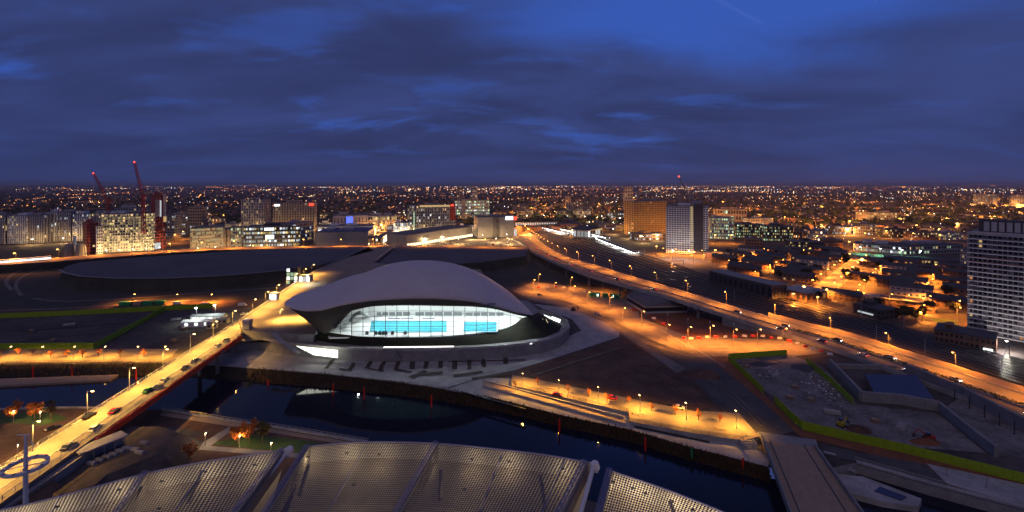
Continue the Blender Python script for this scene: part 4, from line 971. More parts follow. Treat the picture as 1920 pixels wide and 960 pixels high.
fr = [P(x, y) for x, y in ((-150,683),(0,682),(300,679))]; t = thing('railing', 'dark steel railing along the river side of the left promenade', 'railing', fr[0]); mb = MB()
for zz_ in (.5, 1.1):
    for a, b in zip(fr, fr[1:]): mb.tube(a+Vector((0,0,zz_)), b+Vector((0,0,zz_)), 0.05, n=4)
for p, d_ in along(fr, 2.0): mb.tube(p, p+Vector((0,0,1.1)), 0.05, n=4)
mb.build('rail', M['darksteel'], t, fr[0])
fr = [P(x, y) for x, y in NEAR_BANK[4:8]]; t = thing('railing', 'thin pale railing along the near river bank right of the bridge', 'railing', fr[0]); mb = MB()
for zz_ in (.9, 1.4):
    for a, b in zip(fr, fr[1:]): mb.tube(a+Vector((0,0,zz_)), b+Vector((0,0,zz_)), 0.05, n=4)
for p, d_ in along(fr, 2.4): mb.tube(p, p+Vector((0,0,1.4)), 0.05, n=4)
mb.build('rail', M['steel'], t, fr[0])

# ------------------------------------------------------------------ trees
def tree_proto(name, h, r, leafmats, n=900, leaf=0.28):
    t = thing(name, 'tree', 'tree'); mb = MB(); mb.tube((0,0,-.1), (0,0,h*.45), .16, .11, n=7); mb.tube((0,0,h*.45), (.1,0,h*.85), .11, .03, n=6)
    tips = []
    for i in range(9):
        a = i*2.4; z0 = h*(.30+.05*i); e = Vector((math.cos(a)*r*.7, math.sin(a)*r*.7, z0+h*.22)); mb.tube((0,0,z0), e, .06, .02, n=5); tips.append(e)
    mb.build('trunk', M['brick'], t)
    mb = MB()
    for i in range(26):
        while True:
            p = Vector((random.uniform(-1,1), random.uniform(-1,1), random.uniform(-1,1)))
            if .25 < p.length < 1: break
        k = random.uniform(.22, .42)*r; leafy(mb, (p.x*r*.85, p.y*r*.85, h*.64+p.z*h*.30), k, k, k*.8, n//26, leaf, len(leafmats))
    mb.build('crown', leafmats, t, kind='stuff'); note_kids(t); return t
LO = [mat('orange leaf', (0.60,0.17,0.02), rough=.8), mat('rust leaf', (0.45,0.09,0.015), rough=.8), mat('amber leaf', (0.60,0.25,0.03), rough=.8)]
LG = [mat('olive leaf', (0.17,0.13,0.03), rough=.8), mat('green leaf', (0.05,0.07,0.02), rough=.8), mat('brown leaf', (0.13,0.07,0.02), rough=.8)]
LD = [mat('dark leaf', (0.028,0.040,0.016), rough=.9), mat('darker leaf', (0.018,0.028,0.012), rough=.9), mat('brownish leaf', (0.05,0.035,0.018), rough=.9)]
TO = tree_proto('autumn_tree', 7.0, 2.3, LO, 1100, .24); TG = tree_proto('olive_tree', 7.0, 2.5, LG, 900, .26); TD = tree_proto('dark_tree', 9.0, 4.0, LD, 900, .45)
TR = tree_proto('promenade_tree', 4.5, 1.4, LO, 260, .16)
def place_tree(proto, p, s, label, group):
    if proto.name not in USED: USED[proto.name] = proto; o = proto
    else: o = copy_tree(proto)
    o.location = p; o.scale = (s,)*3; o.rotation_euler = (0,0,random.uniform(0,6)); return tag(o, label, 'tree', group)
for x, y, pr_, s, lb in ((25,790,TO,1.0,'orange autumn tree on the left lawn nearest the picture edge'),(65,788,TO,.95,'orange autumn tree beside the second lamp of the left lawn'),(95,786,TG,.95,'olive brown tree right of the orange trees on the left lawn'),
        (447,834,TO,1.0,'orange autumn tree on the near lawn nearest the bridge'),(468,831,TO,1.05,'second orange autumn tree on the near lawn by the river'),(492,832,TG,1.0,'olive tree beside the two orange trees on the near lawn'),(355,868,TO,.9,'rust coloured bush tree just above the mesh canopy edge')):
    place_tree(pr_, P(x, y), s, lb, 'trees on the near lawns')
for k, x in enumerate((0, 34, 62, 95, 125, 155, 185, 225, 270)): place_tree(TR, P(x, 668+random.uniform(-2,4)), random.uniform(.7,1.0), 'thin young tree on the orange left promenade, %s from the picture edge' % ORD[k], 'young trees on the left promenade')
for k, (x, y) in enumerate(((967,728),(1008,722),(1066,738),(1104,744),(1138,755),(1178,758),(1222,770),(1266,778),(1310,788),(1350,792))): place_tree(TR, P(x, y, 1.5), random.uniform(.6,.95), 'thin young tree on the riverside promenade, %s from the swimming hall' % ORD[k], 'young trees on the riverside promenade')
# ------------------------------------------------------------------ light mast with ring in the lower left corner
mp_ = Vector(((48-960)*85/850, 85, 0)); t = thing('light_mast', 'tall white mast with a big ring and a little turbine on top', 'mast', mp_)
zr = CAMH-(874-345)*85/850.
mb = MB(); mb.tube((0,0,0), (0,0,zr), .55, .34, n=12); mb.tube((0,0,zr), (0,0,zr+5.8), .34, .16, n=10); mb.build('mast_pole', M['white'], t)
mb = MB(); rows = []
for i in range(32):
    a = 2*math.pi*i/32; c = Vector((math.cos(a), math.sin(a), 0)); rows.append([c*2.75+Vector((0,0,zr-.25)), c*3.25+Vector((0,0,zr-.25)), c*3.25+Vector((0,0,zr+.25)), c*2.75+Vector((0,0,zr+.25))])
rows.append(rows[0]); mb.grid(rows, close=True); rg = mb.build('ring', M['white'], t)
for i in range(4): mb = MB(); a = i*math.pi/2+.5; mb.tube((0,0,zr+.1), (math.cos(a)*2.8, math.sin(a)*2.8, zr), .09, n=5); mb.build('spoke', M['white'], t)
for i in range(10): mb = MB(); a = i*.628; mb.box((math.cos(a)*3.0, math.sin(a)*3.0, zr+.28), (.5,.4,.08), a); mb.build('lamp_disc', M['bluefelt'], rg)
zt = zr+5.8
for s in (-1, 1): mb = MB(); mb.tube((0,0,zt-2.6), (s*1.1 if s > 0 else -.3,0,zt-.2 if s < 0 else zt-1.2), .07, n=5); mb.build('turbine_arm', M['white'], t)
mb = MB(); mb.tube((-1.6,0,zt), (.7,0,zt+.1), .10, n=5); mb.tube((.5,0,zt), (1.5,0,zt-2.2), .06, n=5); mb.build('turbine_blade', M['white'], t)
# ------------------------------------------------------------------ buildings of the town
UP = Vector((0, 0, 1))
def block(name, label, xl, yl, xr, yr, ytop, t=18, floors=8, cols=12, wallm='render', lit=0.25, litm=('warm',), group=None, cat='building', side_cols=4, roofm='felt', pier=0.35, sp=0.45, plant=True, blank_sides=False, glassm='win_d', z=0.0, h=None, plantm=None, sep=False):
    Lp, Rp = P(xl, yl, z), P(xr, yr, z)
    if h is None: h = CAMH-(ytop-HOR)*Lp.y/FPX-z
    ex = (Rp-Lp).normalized(); ey = Vector((-ex.y, ex.x, 0)); wd = (Rp-Lp).length
    T = thing(name, label, cat, Lp, group); o = Lp
    mb = MB(); mb.fbox(o, ex, ey, .3, wd-.3, .3, t-.3, -.2, h-.3); mb.build('glazing', M[glassm], T, o)
    faces = [(o, ex, -ey, wd, cols)]
    faces += [(o+ey*t, -ey, -ex, t, side_cols), (Rp, ey, ex, t, side_cols)]
    LM = [n_ for q in litm for n_ in ([q, q, q+'_d', q+'_d', q+'_b'] if q+'_d' in E else [q])]
    fac = MB(); wl = MB(); fh = h/floors
    for fi, (fo, fx, fn, fw, nc) in enumerate(faces):
        blank = blank_sides and fi > 0
        if blank:
            fac.fbox(fo, fx, fn, 0.01*fi, fw-.01*fi, -.3, .0, 0, h-.02); continue
        for k in range(floors+1):
            z0 = max(0, k*fh-fh*sp/2); z1 = min(h-.02, k*fh+fh*sp/2)
            fac.fbox(fo, fx, fn, .005*fi, fw-.005*fi, -.3, 0.0, z0, z1)
        cw = fw/nc
        for k in range(nc+1):
            x0 = max(.01, k*cw-cw*pier/2); x1 = min(fw-.01, k*cw+cw*pier/2)
            fac.fbox(fo, fx, fn, x0, x1, -.28, 0.06+.004*fi, .02, h-.04)
        for k in range(floors):
            run = random.random()
            for c in range(nc):
                if random.random() < lit*(0.5+run):
                    a = fo+fx*(c*cw+cw*pier/2)+UP*(k*fh+fh*sp/2)-fn*0.22; b = fx*(cw*(1-pier)*(1 if random.random() < .6 else random.uniform(.4, .9))); u = UP*(fh*(1-sp))
                    wl.poly([a, a+b, a+b+u, a+u], random.randrange(len(LM)))
    fac.build('facade', M[wallm] if isinstance(wallm, str) else wallm, T, o)
    if wl.f: wl.build('lit_window', [E[q] for q in LM], T, o, kind='stuff')
    mb = MB(); mb.fbox(o, ex, ey, -.2, wd+.2, -.2, t+.2, h, h+.5); rfo = mb.build('roof', M[roofm], T, o)
    if plant and wd > 8:
        for q in range(2):
            a = random.uniform(.1, .55); mb = MB(); mb.fbox(o, ex, ey, wd*a, wd*(a+random.uniform(.12, .3)), t*.3, t*.75, h+.45, h+.5+random.uniform(1.5, 3.5)); mb.build('plant_room', M[plantm or wallm] if isinstance(wallm, str) else M['grey'], rfo, o)
    return T, o, ex, ey, wd, h
def sign(T, o, ex, ey, x0, x1, z0, z1, e, name='sign', off=-.5):
    mb = MB(); mb.fbox(o, ex, ey, x0, x1, off-.25, off, z0, z1); mb.build(name, E[e], T, o)

# village blocks on the far left
for i, (a, b, yb, yt, lb) in enumerate(((-60,8,458,404,'dark pale-striped apartment block at the left picture edge'),(14,50,457,405,'pale striped apartment block, second from the left picture edge'),(52,82,456,404,'apartment block with warm windows left of the tall grey pair'),(86,106,453,398,'taller grey striped apartment block beside the warm-windowed one'),(108,132,453,397,'grey striped apartment block with bright vertical strips'),(136,166,452,402,'dim apartment block left of the red clad tower base'),(168,206,450,400,'wide dim apartment block behind the building site'))):
    block('apartment_block', lb, a, yb, b, yb-.6, yt, 22, 11, max(5, (b-a)//4), 'white' if i % 2 else 'render', .16, ('warm','cool','yellow'), 'village apartment blocks', pier=.55, sp=.22)
T, o, ex, ey, wd, h = block('apartment_block', 'low dim building behind the village blocks with a lit roof edge', 20, 440, 180, 438, 421, 20, 4, 22, 'grey', .12, ('warm',), 'village apartment blocks')
T, o, ex, ey, wd, h = block('apartment_block', 'big unfinished apartment block, every floor lit, beside the red tower', 190, 474, 288, 469, 402, 26, 14, 20, 'white', .88, ('yellow','yellow','warm'), 'building site blocks', pier=.25, sp=.36)
for k in range(14): mb = MB(); mb.fbox(o, ex, ey, -.4, wd+.4, -1.2, -.25, (k+.02)*h/14, (k+.02)*h/14+.35); mb.build('floor_slab', M['concrete'], T, o)
T, o, ex, ey, wd, h = block('apartment_block', 'upper stepped block behind the unfinished apartments', 215, 468, 286, 465, 391, 20, 15, 14, 'render', .22, ('warm','cool'), 'building site blocks')
T, o, ex, ey, wd, h = block('apartment_block', 'dark red clad block left of the unfinished apartments', 162, 477, 184, 475, 418, 18, 10, 4, 'darkred', .05, ('warm',), 'building site blocks', blank_sides=True)
T, o, ex, ey, wd, h = block('apartment_block', 'narrow white gridded block between red cladding and lit floors', 181, 477, 193, 476, 425, 12, 9, 3, 'white', .1, ('cool',), 'building site blocks')
T, o, ex, ey, wd, h = block('tower_block', 'slim dark red tower with white upper corner at the building site', 288, 468, 311, 466, 366, 15, 18, 4, 'darkred', .06, ('cool',), 'building site blocks', blank_sides=True)
mb = MB(); mb.fbox(o, ex, ey, wd*.12, wd*.62, -.4, -.07, h*.60, h*.92); mb.build('white_panel', M['grey'], T, o)
mb = MB(); mb.fbox(o, ex, ey, wd*.5, wd*.62, -.7, -.42, h*.60, h*.90); mb.build('lit_strip', E['cool'], T, o)
mb = MB(); mb.fbox(o, ex, ey, wd*.78, wd*1.02, -.6, 3, h*.6, h*1.02); mb.build('white_panel', M['render'], T, o)
mb = MB(); mb.fbox(o, ex, ey, wd*.80, wd*1.04, -.8, 3.2, h*.50, h*.60); mb.build('lit_panel', E['warm'], T, o)
mb = MB(); mb.fbox(o, ex, ey, wd*.1, wd*.55, -.5, -.07, .5, h*.12); mb.build('lobby_window', E['cool'], T, o)
for a, b, yb, yt, lb in ((306,326,448,404,'dim grey block right of the red tower'),(322,352,440,402,'dim tan block behind the curved office'),(352,378,440,388,'pale narrow block beside the dark hillside'),(380,384,430,400,'thin dark block on the hillside')):
    block('apartment_block', lb, a, yb, b, yb, yt, 16, 9, max(3, (b-a)//4), 'renderd' if a > 310 else 'grey', .16, ('warm','cool'), 'blocks behind the curved office')
# two yellow tanks with a blue chimney
for k, (x0, x1) in enumerate(((122,138), (143,160))):
    a, b = P(x0, 481), P(x1, 481); c = (a+b)/2; r = (b-a).length/2; mb = MB()
    n = 14; rows = []
    for zf, rf_ in ((0, 1), (.6, .86), (.92, .72), (1.0, .0)): rows.append([c+Vector((math.cos(2*math.pi*i/n)*r*rf_, math.sin(2*math.pi*i/n)*r*rf_, zf*15)) for i in range(n)])
    mb.grid(rows, close=True); T = thing('cooling_tank', 'tapered pale yellow tank %s of the blue chimney' % ('left', 'right')[k], 'tank', c, 'yellow tanks'); mb.build('shell', M['renderd'], T, c)
    mb = MB()
    for i in range(6): an = 2*math.pi*i/6; mb.tube(c+Vector((math.cos(an)*r*1.02, math.sin(an)*r*1.02, 0)), c+Vector((math.cos(an)*r*.76, math.sin(an)*r*.76, 14)), .3, n=4)
    mb.build('rib', M['concrete_d'], T, c)
c = P(140, 479); T = thing('chimney', 'stubby blue chimney between the two yellow tanks', 'chimney', c); mb = MB(); mb.tube((0,0,0), (0,0,22), 1.6, 1.4, n=10); mb.build('stack', mat('blue cladding', (0.10,0.18,0.50), rough=.5), T); mb = MB(); mb.tube((0,0,22), (0,0,22.8), 1.7, n=10); mb.build('rim', M['steel'], T)
# white lit footbridge at the left edge
a, b = P(-60, 499, 7), P(96, 486, 7); T = thing('covered_walkway', 'long bright white lit walkway at the left picture edge', 'walkway', a); L = (b-a).length; ex = (b-a).normalized(); ey = Vector((-ex.y, ex.x, 0))
mb = MB(); mb.fbox(Vector((a.x,a.y,0)), ex, ey, 0, L, 0, 3, 9.8, 10.2); mb.build('roof', M['white'], T, a); mb = MB(); mb.fbox(Vector((a.x,a.y,0)), ex, ey, 0, L, .2, .4, 7.4, 8.9); mb.build('lit_panel', E['sign_w'], T, a)
for k in range(16): mb = MB(); mb.fbox(Vector((a.x,a.y,0)), ex, ey, k*L/15-.15, k*L/15+.15, -.1, .15, 7, 9.8); mb.build('post', M['steel'], T, a)
# curved office and neighbours
def curved(name, label, pts, ytop, t, floors, cols, wallm, litm, lit, roofm='felt', cat='building', group=None, blank=0.0):
    base = [P(x, y) for x, y in pts]; base = dense(base, 4); o = base[0]; h = CAMH-(ytop-HOR)*o.y/FPX; T = thing(name, label, cat, o, group)
    n = len(base); nr = []
    for i in range(n):
        d_ = (base[min(i+1,n-1)]-base[max(i-1,0)]).normalized(); nr.append(Vector((-d_.y, d_.x, 0)))
    bk = [p+q*t for p, q in zip(base, nr)]
    mb = MB(); ins = [p+q*.35 for p, q in zip(base, nr)]; mb.prism([(p.x,p.y) for p in ins+bk[::-1]], -.2, h-.3); mb.build('glazing' if floors > 1 else 'core', M['win_d'] if floors > 1 else M[wallm], T, o)
    fh = h/floors
    if floors > 1:
        for k in range(floors+1):
            mb = MB(); mb.ribbon([p+q*.15 for p, q in zip(base, nr)], .22, max(0, k*fh-fh*.24), min(h-.02, k*fh+fh*.24)); mb.build('spandrel', M[wallm], T, o)
        wl = MB(); pr_ = MB(); m_ = cols
        for c in range(m_):
            f0, f1 = c/m_*(n-1), (c+1)/m_*(n-1); ia, ib = int(f0), min(int(f1), n-2)
            pa = lerp(ins[ia], ins[ia+1], f0-ia); pb_ = lerp(ins[ib], ins[ib+1], f1-ib); q = nr[ia]*-.06
            pr_.tube(Vector((pa.x,pa.y,0))-nr[ia]*.15, Vector((pa.x,pa.y,h-.1))-nr[ia]*.15, .3, n=4)
            for k in range(floors):
                if random.random() < lit: wl.poly([pa+q+UP*(k*fh+fh*.26), pb_+q+UP*(k*fh+fh*.26), pb_+q+UP*((k+1)*fh-fh*.26), pa+q+UP*((k+1)*fh-fh*.26)], random.randrange(len(litm)))
        pr_.build('mullion', M[wallm], T, o, kind='stuff')
        if wl.f: wl.build('lit_window', [E[x] for x in litm], T, o, kind='stuff')
    else:
        mb = MB(); mb.ribbon([p+q*.15 for p, q in zip(base, nr)], .22, h*blank, h-.02); mb.build('wall', M[wallm], T, o)
        if blank:
            mb = MB()
            for p, d_ in along(base, 5.0, 1.5): mb.fbox(p, d_, Vector((-d_.y,d_.x,0)), 0, 3.4, -.05, .1, .3, h*blank*.85)
            mb.build('shop_window', E[litm[0]], T, o, kind='stuff')
    mb = MB(); out = [p-q*.6 for p, q in zip(base, nr)]; mb.prism([(p.x,p.y) for p in out+bk[::-1]], h, h+.7); mb.build('roof', M[roofm], T, o)
    return T, o, h
curved('office_block', 'curved office with glowing yellow window bands facing the dark oval', [(357,470),(378,469),(400,467),(418,466)], 428, 22, 6, 26, 'renderd', ('yellow','warm','greenw'), .85, group='offices behind the oval')
block('office_block', 'plain tan wall slab at the end of the curved office', 418, 466, 432, 466, 429, 18, 1, 1, 'renderd', 0, ('warm',), 'offices behind the oval', blank_sides=True, plant=False, pier=1.2)
block('office_block', 'small office bay with bright tilted windows beside the tan slab', 433, 466, 452, 465, 427, 18, 6, 5, 'grey', .8, ('greenw','yellow'), 'offices behind the oval')
T, o, ex, ey, wd, h = block('office_block', 'dark office with three glowing bands and a white roof sign', 456, 465, 560, 462, 426, 30, 5, 20, 'slate', .75, ('yellow','cool','cool'), 'offices behind the oval', pier=.15, sp=.5)
mb = MB(); mb.fbox(o, ex, ey, wd*.37, wd*.57, -.9, -.5, h*.78, h*1.0); mb.build('sign_board', M['darksteel'], T, o)
for k in range(7): sign(T, o, ex, ey, wd*(.38+k*.026), wd*(.38+k*.026+.018), h*.82, h*.95, 'sign_w', 'sign_letter', -.95)
sign(T, o, ex, ey, wd*.40, wd*.55, h*.40, h*.60, 'hut', 'lit_bay')
block('office_block', 'grey angled office with blank side right of the banded office', 556, 462, 588, 455, 420, 24, 6, 8, 'grey', .3, ('cool','warm'), 'offices behind the oval')
# hotels
block('hotel', 'pale ribbed hotel block at left of the tan hotel', 452, 436, 494, 436, 375, 22, 12, 9, 'render', .12, ('warm',), 'hotels above the mall', pier=.55, sp=.3)
T, o, ex, ey, wd, h = block('hotel', 'tan hotel with vertical ribs and a red sign on its corner', 512, 438, 590, 436, 381, 24, 12, 16, 'renderd', .10, ('warm','warm'), 'hotels above the mall', pier=.55, sp=.3)
sign(T, o, ex, ey, wd*.86, wd*.98, h*.90, h*.99, 'sign_r'); sign(T, o, ex, ey, wd*.03, wd*.16, h*.90, h*.96, 'sign_w')
T, o, ex, ey, wd, h = block('hotel', 'grey hotel with lit crown and green lit edge above the curved mall', 764, 442, 854, 440, 386, 26, 11, 22, 'grey', .24, ('cool','warm'), 'hotels above the mall', pier=.5, sp=.35)
sign(T, o, ex, ey, wd*.25, wd*.95, h*.955, h*1.02, 'warm', 'lit_crown'); sign(T, o, ex, ey, wd*.12, wd*.15, h*.2, h*.8, 'greenw', 'lit_edge')
mb = MB(); mb.fbox(o, ex, ey, wd*.88, wd*1.0, -.8, 6, h*.5, h*1.06); mb.build('corner_tower', M['darkred'], T, o); sign(T, o, ex, ey, wd*.90, wd*.96, h*.98, h*1.04, 'sign_r', 'sign', -.85)
T, o, ex, ey, wd, h = block('office_block', 'green white lit glass office with a pale core near the horizon', 853, 414, 918, 413, 376, 24, 7, 20, 'grey', .85, ('greenw','greenw','cool'), 'town offices', pier=.2, sp=.5)
mb = MB(); mb.fbox(o, ex, ey, wd*.18, wd*.30, -1.5, 3, 0, h*1.06); mb.build('core', M['grey'], T, o)
for k, (x, y) in enumerate(((448,441),(478,440),(515,441),(545,442),(580,441),(775,445),(805,445),(835,444),(62,459),(120,456),(620,446),(660,444),(710,440),(905,449),(950,448))): place_lamp(LT, P(x, y), R(-90), 'warm lamp at the foot of the town blocks behind the park, %s in order' % ORD[k], 'lamps at the foot of the town blocks', scale=.8)
# the mall
block('mall', 'big grey windowless mall box with a lit base', 592, 461, 690, 459, 436, 60, 1, 1, 'grey', 0, ('warm',), 'mall buildings', pier=1.2, blank_sides=True, roofm='bluefelt')
block('mall', 'long low pale mall hall with lit eaves behind the grey box', 690, 436, 752, 434, 405, 40, 3, 14, 'render', .5, ('yellow','warm'), 'mall buildings', pier=.3)
T, o, ex, ey, wd, h = block('mall', 'white mall hall with a blue lit corner', 624, 440, 690, 438, 405, 40, 2, 10, 'render', .10, ('warm',), 'mall buildings', blank_sides=True, pier=.75)
sign(T, o, ex, ey, wd*.38, wd*.56, h*.25, h*.95, 'sign_b', 'blue_panel')
T, o, ex, ey, wd, h = block('mall', 'white lit mall terrace under the blue corner', 596, 446, 700, 444, 425, 30, 2, 16, 'white', .5, ('cool','cool'), 'mall buildings'); sign(T, o, ex, ey, 1, wd*.3, h*.25, h*.7, 'sign_w', 'lit_panel')
T, o, ex, ey, wd, h = block('mall', 'bright white glazed mall entrance at the end of the lit street', 738, 446, 762, 446, 418, 20, 4, 8, 'white', .95, ('cool','shop'), 'mall buildings', pier=.15, sp=.25)
block('mall', 'low orange lit shop block left of the bright street', 690, 461, 718, 460, 447, 20, 2, 6, 'renderd', .7, ('orange','shop'), 'mall buildings')
block('mall', 'small lit shop pavilion right of the bright street', 750, 461, 772, 461, 446, 16, 2, 5, 'renderd', .6, ('shop','orange'), 'mall buildings')
curved('mall', 'long curved grey mall wall with a row of lit shops along its foot', [(762,463),(790,459),(830,452),(870,446),(885,443)], 441, 40, 1, 1, 'grey', ('shop',), 0, cat='building', group='mall buildings', blank=.3)
T, o, ex, ey, wd, h = block('mall', 'tall grey windowless cinema box with white and red signs', 896, 446, 964, 444, 408, 36, 1, 1, 'grey', 0, ('warm',), 'mall buildings', pier=1.2, blank_sides=True)
for k in range(4): sign(T, o, ex, ey, wd*(.76+k*.055), wd*(.76+k*.055+.04), h*.86, h*1.04, 'sign_w', 'sign_letter')
sign(T, o, ex, ey, wd*1.0, wd*1.07, h*.84, h*1.02, 'sign_r'); sign(T, o, ex, ey, wd*1.0, wd*1.07, h*.05, h*.4, 'cool', 'screen')
# bright shopping street between the malls: lit shop fronts and lamps
for k, (x0, y0_, x1, y1_) in enumerate(((712,460,738,444), (742,459,756,446))):
    a, b = P(x0, y0_), P(x1, y1_); T = thing('shop_row', 'row of bright shopfronts on the %s side of the white lit street' % ('left', 'right')[k], 'shops', a, 'shop rows of the bright street'); ex = (b-a).normalized(); ey = Vector((-ex.y, ex.x, 0))*(1 if k == 0 else -1); L = (b-a).length
    mb = MB(); mb.fbox(a, ex, ey, 0, L, .2, 8, 0, 9); mb.build('wall', M['renderd'], T, a); mb = MB(); mb.fbox(a, ex, ey, -.3, L+.3, 0, 8.3, 9, 9.5); mb.build('roof', M['felt'], T, a)
    for i in range(12): mb = MB(); mb.fbox(a, ex, ey, i*L/12+.4, (i+1)*L/12-.4, .0, .15, .4, 4.2); mb.build('shopfront', E[random.choice(('shop','sign_w','shop'))], T, a)
for k, (x, y) in enumerate(((722,458),(730,453),(738,448),(746,452),(735,458))): place_lamp(LT, P(x, y), R(90), 'bright white lamp in the shopping street, %s from its front end' % ORD[k], 'lamps of the shopping street')
ems = [(30,494),(110,486),(190,481),(260,477),(320,474),(380,471),(440,468),(500,466),(570,465),(640,465),(700,464),(790,463),(850,463),(910,464),(960,465)]
for k, (x, y) in enumerate(ems): place_lamp(LS, P(x, y-3, 7), R(-90), 'orange lamp on the embankment road behind the park, %s from the left' % ORD[k], 'orange lamps on the embankment road', scale=1.2)
for k, (x, y) in enumerate(((200,478),(225,477),(250,476),(275,474),(300,472))): place_lamp(LT, P(x, y), R(-90), 'white lamp at the foot of the building site, %s from the yellow tanks' % ORD[k], 'site lamps at the apartment blocks', scale=.6)
for k, (x, y) in enumerate(((372,474),(405,472),(470,468),(530,466))): place_lamp(LT, P(x, y), R(-90), 'warm lamp in front of the offices behind the oval, %s from the left' % ORD[k], 'lamps before the offices', scale=.6)
for k, (x, y) in enumerate(((800,458),(830,452),(860,458),(885,450),(930,455),(955,458))): place_lamp(LT, P(x, y), R(-90), 'warm lamp on the mall car park, %s from the left' % ORD[k], 'lamps on the mall car park', scale=.7)
lay('car_park', [(790,461),(880,448),(985,450),(992,461)], M['road_pale'])
for k, (x, y, c) in enumerate(((832,457,'white'),(846,458,'red'),(858,456,'grey'),(912,458,'silver'),(925,459,'red'),(940,459,'white'),(952,458,'white'))):
    place_car(VAN if c == 'white' else CAR, P(x, y, .1), 0.1, c, '%s vehicle on the mall car park, %s from the left' % (c, ORD[k]), 'vehicles on the mall car park')

# ------------------------------------------------------------------ station
def canopy(px0, px1, w_, label, k):
    a, b = P(*px0, 4.5), P(*px1, 4.5); T = thing('platform_canopy', label, 'canopy', (a.x, a.y, 0), 'station platform canopies'); ex = (b-a).normalized(); ey = Vector((-ex.y, ex.x, 0)); L = (b-a).length; o = Vector((a.x, a.y, 0))
    mb = MB(); mb.fbox(o, ex, ey, 0, L, -w_, w_, 4.5, 4.9); mb.build('roof', M['felt'], T, o); mb = MB(); mb.fbox(o, ex, ey, 0, L, -w_-2, w_+2, 0.0, 1.0); mb.build('platform', M['concrete'], T, o)
    for s in (-1, 1): mb = MB(); mb.fbox(o, ex, ey, 1, L-1, s*w_-.25, s*w_+.25, 4.1, 4.5); mb.build('lamp_tube', E['tube'], T, o)
    mb = MB()
    for i in range(int(L/8)): mb.fbox(o, ex, ey, i*8+1, i*8+1.3, -.15, .15, 1, 4.5)
    mb.build('post', M['darksteel'], T, o)
    ld = bpy.data.lights.new('platform lamp', 'SPOT'); ld.energy = 60000; ld.color = (.95,1,.9); ld.spot_size = R(160); ld.spot_blend = .5; ld.shadow_soft_size = .5
    for s in (.2, .5, .8): lo = bpy.data.objects.new('lamp_light', ld); col.objects.link(lo); lo.parent = T; lo.location = ex*(L*s)+ey*(w_+1)+UP*4
canopy((996,421),(1062,437), 3, 'left station platform canopy edged with white light', 0)
canopy((1016,420),(1098,440), 3, 'second station platform canopy edged with white light', 1)
canopy((1036,420),(1140,446), 3, 'third station platform canopy edged with white light', 2)
canopy((1122,447),(1192,473), 4, 'nearest station platform canopy ending beside the white tower', 3)
T, o, ex, ey, wd, h = block('station_hall', 'station hall with broad dark roof and bright white front', 1102, 447, 1130, 441, 432, 24, 1, 6, 'grey', .8, ('cool',), None, roofm='slate', plant=False, pier=.2, sp=.3)
mb = MB(); rw = [[o+ex*x_+ey*y_+UP*(h+.5+3.0*math.sin(math.pi*max(0,min(1,(x_+6)/(wd+12))))) for x_ in [-6+(wd+12)*i/10 for i in range(11)]] for y_ in (-4, 28)]; mb.grid(rw); mb.build('curved_roof', M['slate'], T, o, smooth=True)
a, b = P(966, 424, 6), P(1046, 423, 6); T = thing('covered_walkway', 'station footbridge with a row of glowing white bays', 'walkway', (a.x, a.y, 0)); o = Vector((a.x,a.y,0)); ex = (b-a).normalized(); ey = Vector((-ex.y, ex.x, 0)); L = (b-a).length
mb = MB(); mb.fbox(o, ex, ey, 0, L, 0, 5, 6, 12); mb.build('wall', M['slate'], T, o); mb = MB(); mb.fbox(o, ex, ey, -.5, L+.5, -.5, 5.5, 12, 12.5); mb.build('roof', M['felt'], T, o)
for k in range(18): mb = MB(); mb.fbox(o, ex, ey, (k+.2)*L/18, (k+.75)*L/18, -.12, -.02, 6.8, 11.2); mb.build('window', E['cool'], T, o)
for k in range(8): mb = MB(); mb.fbox(o, ex, ey, (k+.4)*L/8, (k+.4)*L/8+.8, 1, 4, 0, 6); mb.build('leg', M['concrete_d'], T, o)
for k, (x, y) in enumerate(((1105,425),(1128,423),(1150,427),(1172,431),(1196,428),(1225,432),(1150,440),(1180,448),(1206,456),(1235,452),(1120,415),(1165,416))):
    place_lamp(LT, P(x, y), R(90), 'bright warm lamp on the bus station forecourt, %s from the station hall' % ORD[k], 'lamps of the bus station', scale=1.0)
curved('bus_station', 'low bus station with a scalloped pale roof under bright lamps', [(1130,431),(1170,430),(1210,429),(1244,428)], 423, 20, 1, 1, 'render', ('shop',), 0, group=None, blank=.5)
block('shop_building', 'dark brick shop building in front of the brown tower', 1198, 452, 1248, 450, 440, 25, 2, 8, 'brick', .5, ('shop','cool'), None)
for k in range(9):
    p = P(1140+k*12, 434-k*.3); t = thing('bus_shelter', 'small pale bus shelter canopy in the bus station, %s from the station hall' % ORD[k], 'shelter', p, 'bus shelters')
    mb = MB(); mb.tube((0,0,0), (0,0,4.4), .25, n=6); mb.build('post', M['steel'], t); mb = MB(); mb.tube((0,0,4.4), (0,0,6.0), 1.0, 6.5, n=10); mb.build('roof', M['white'], t)
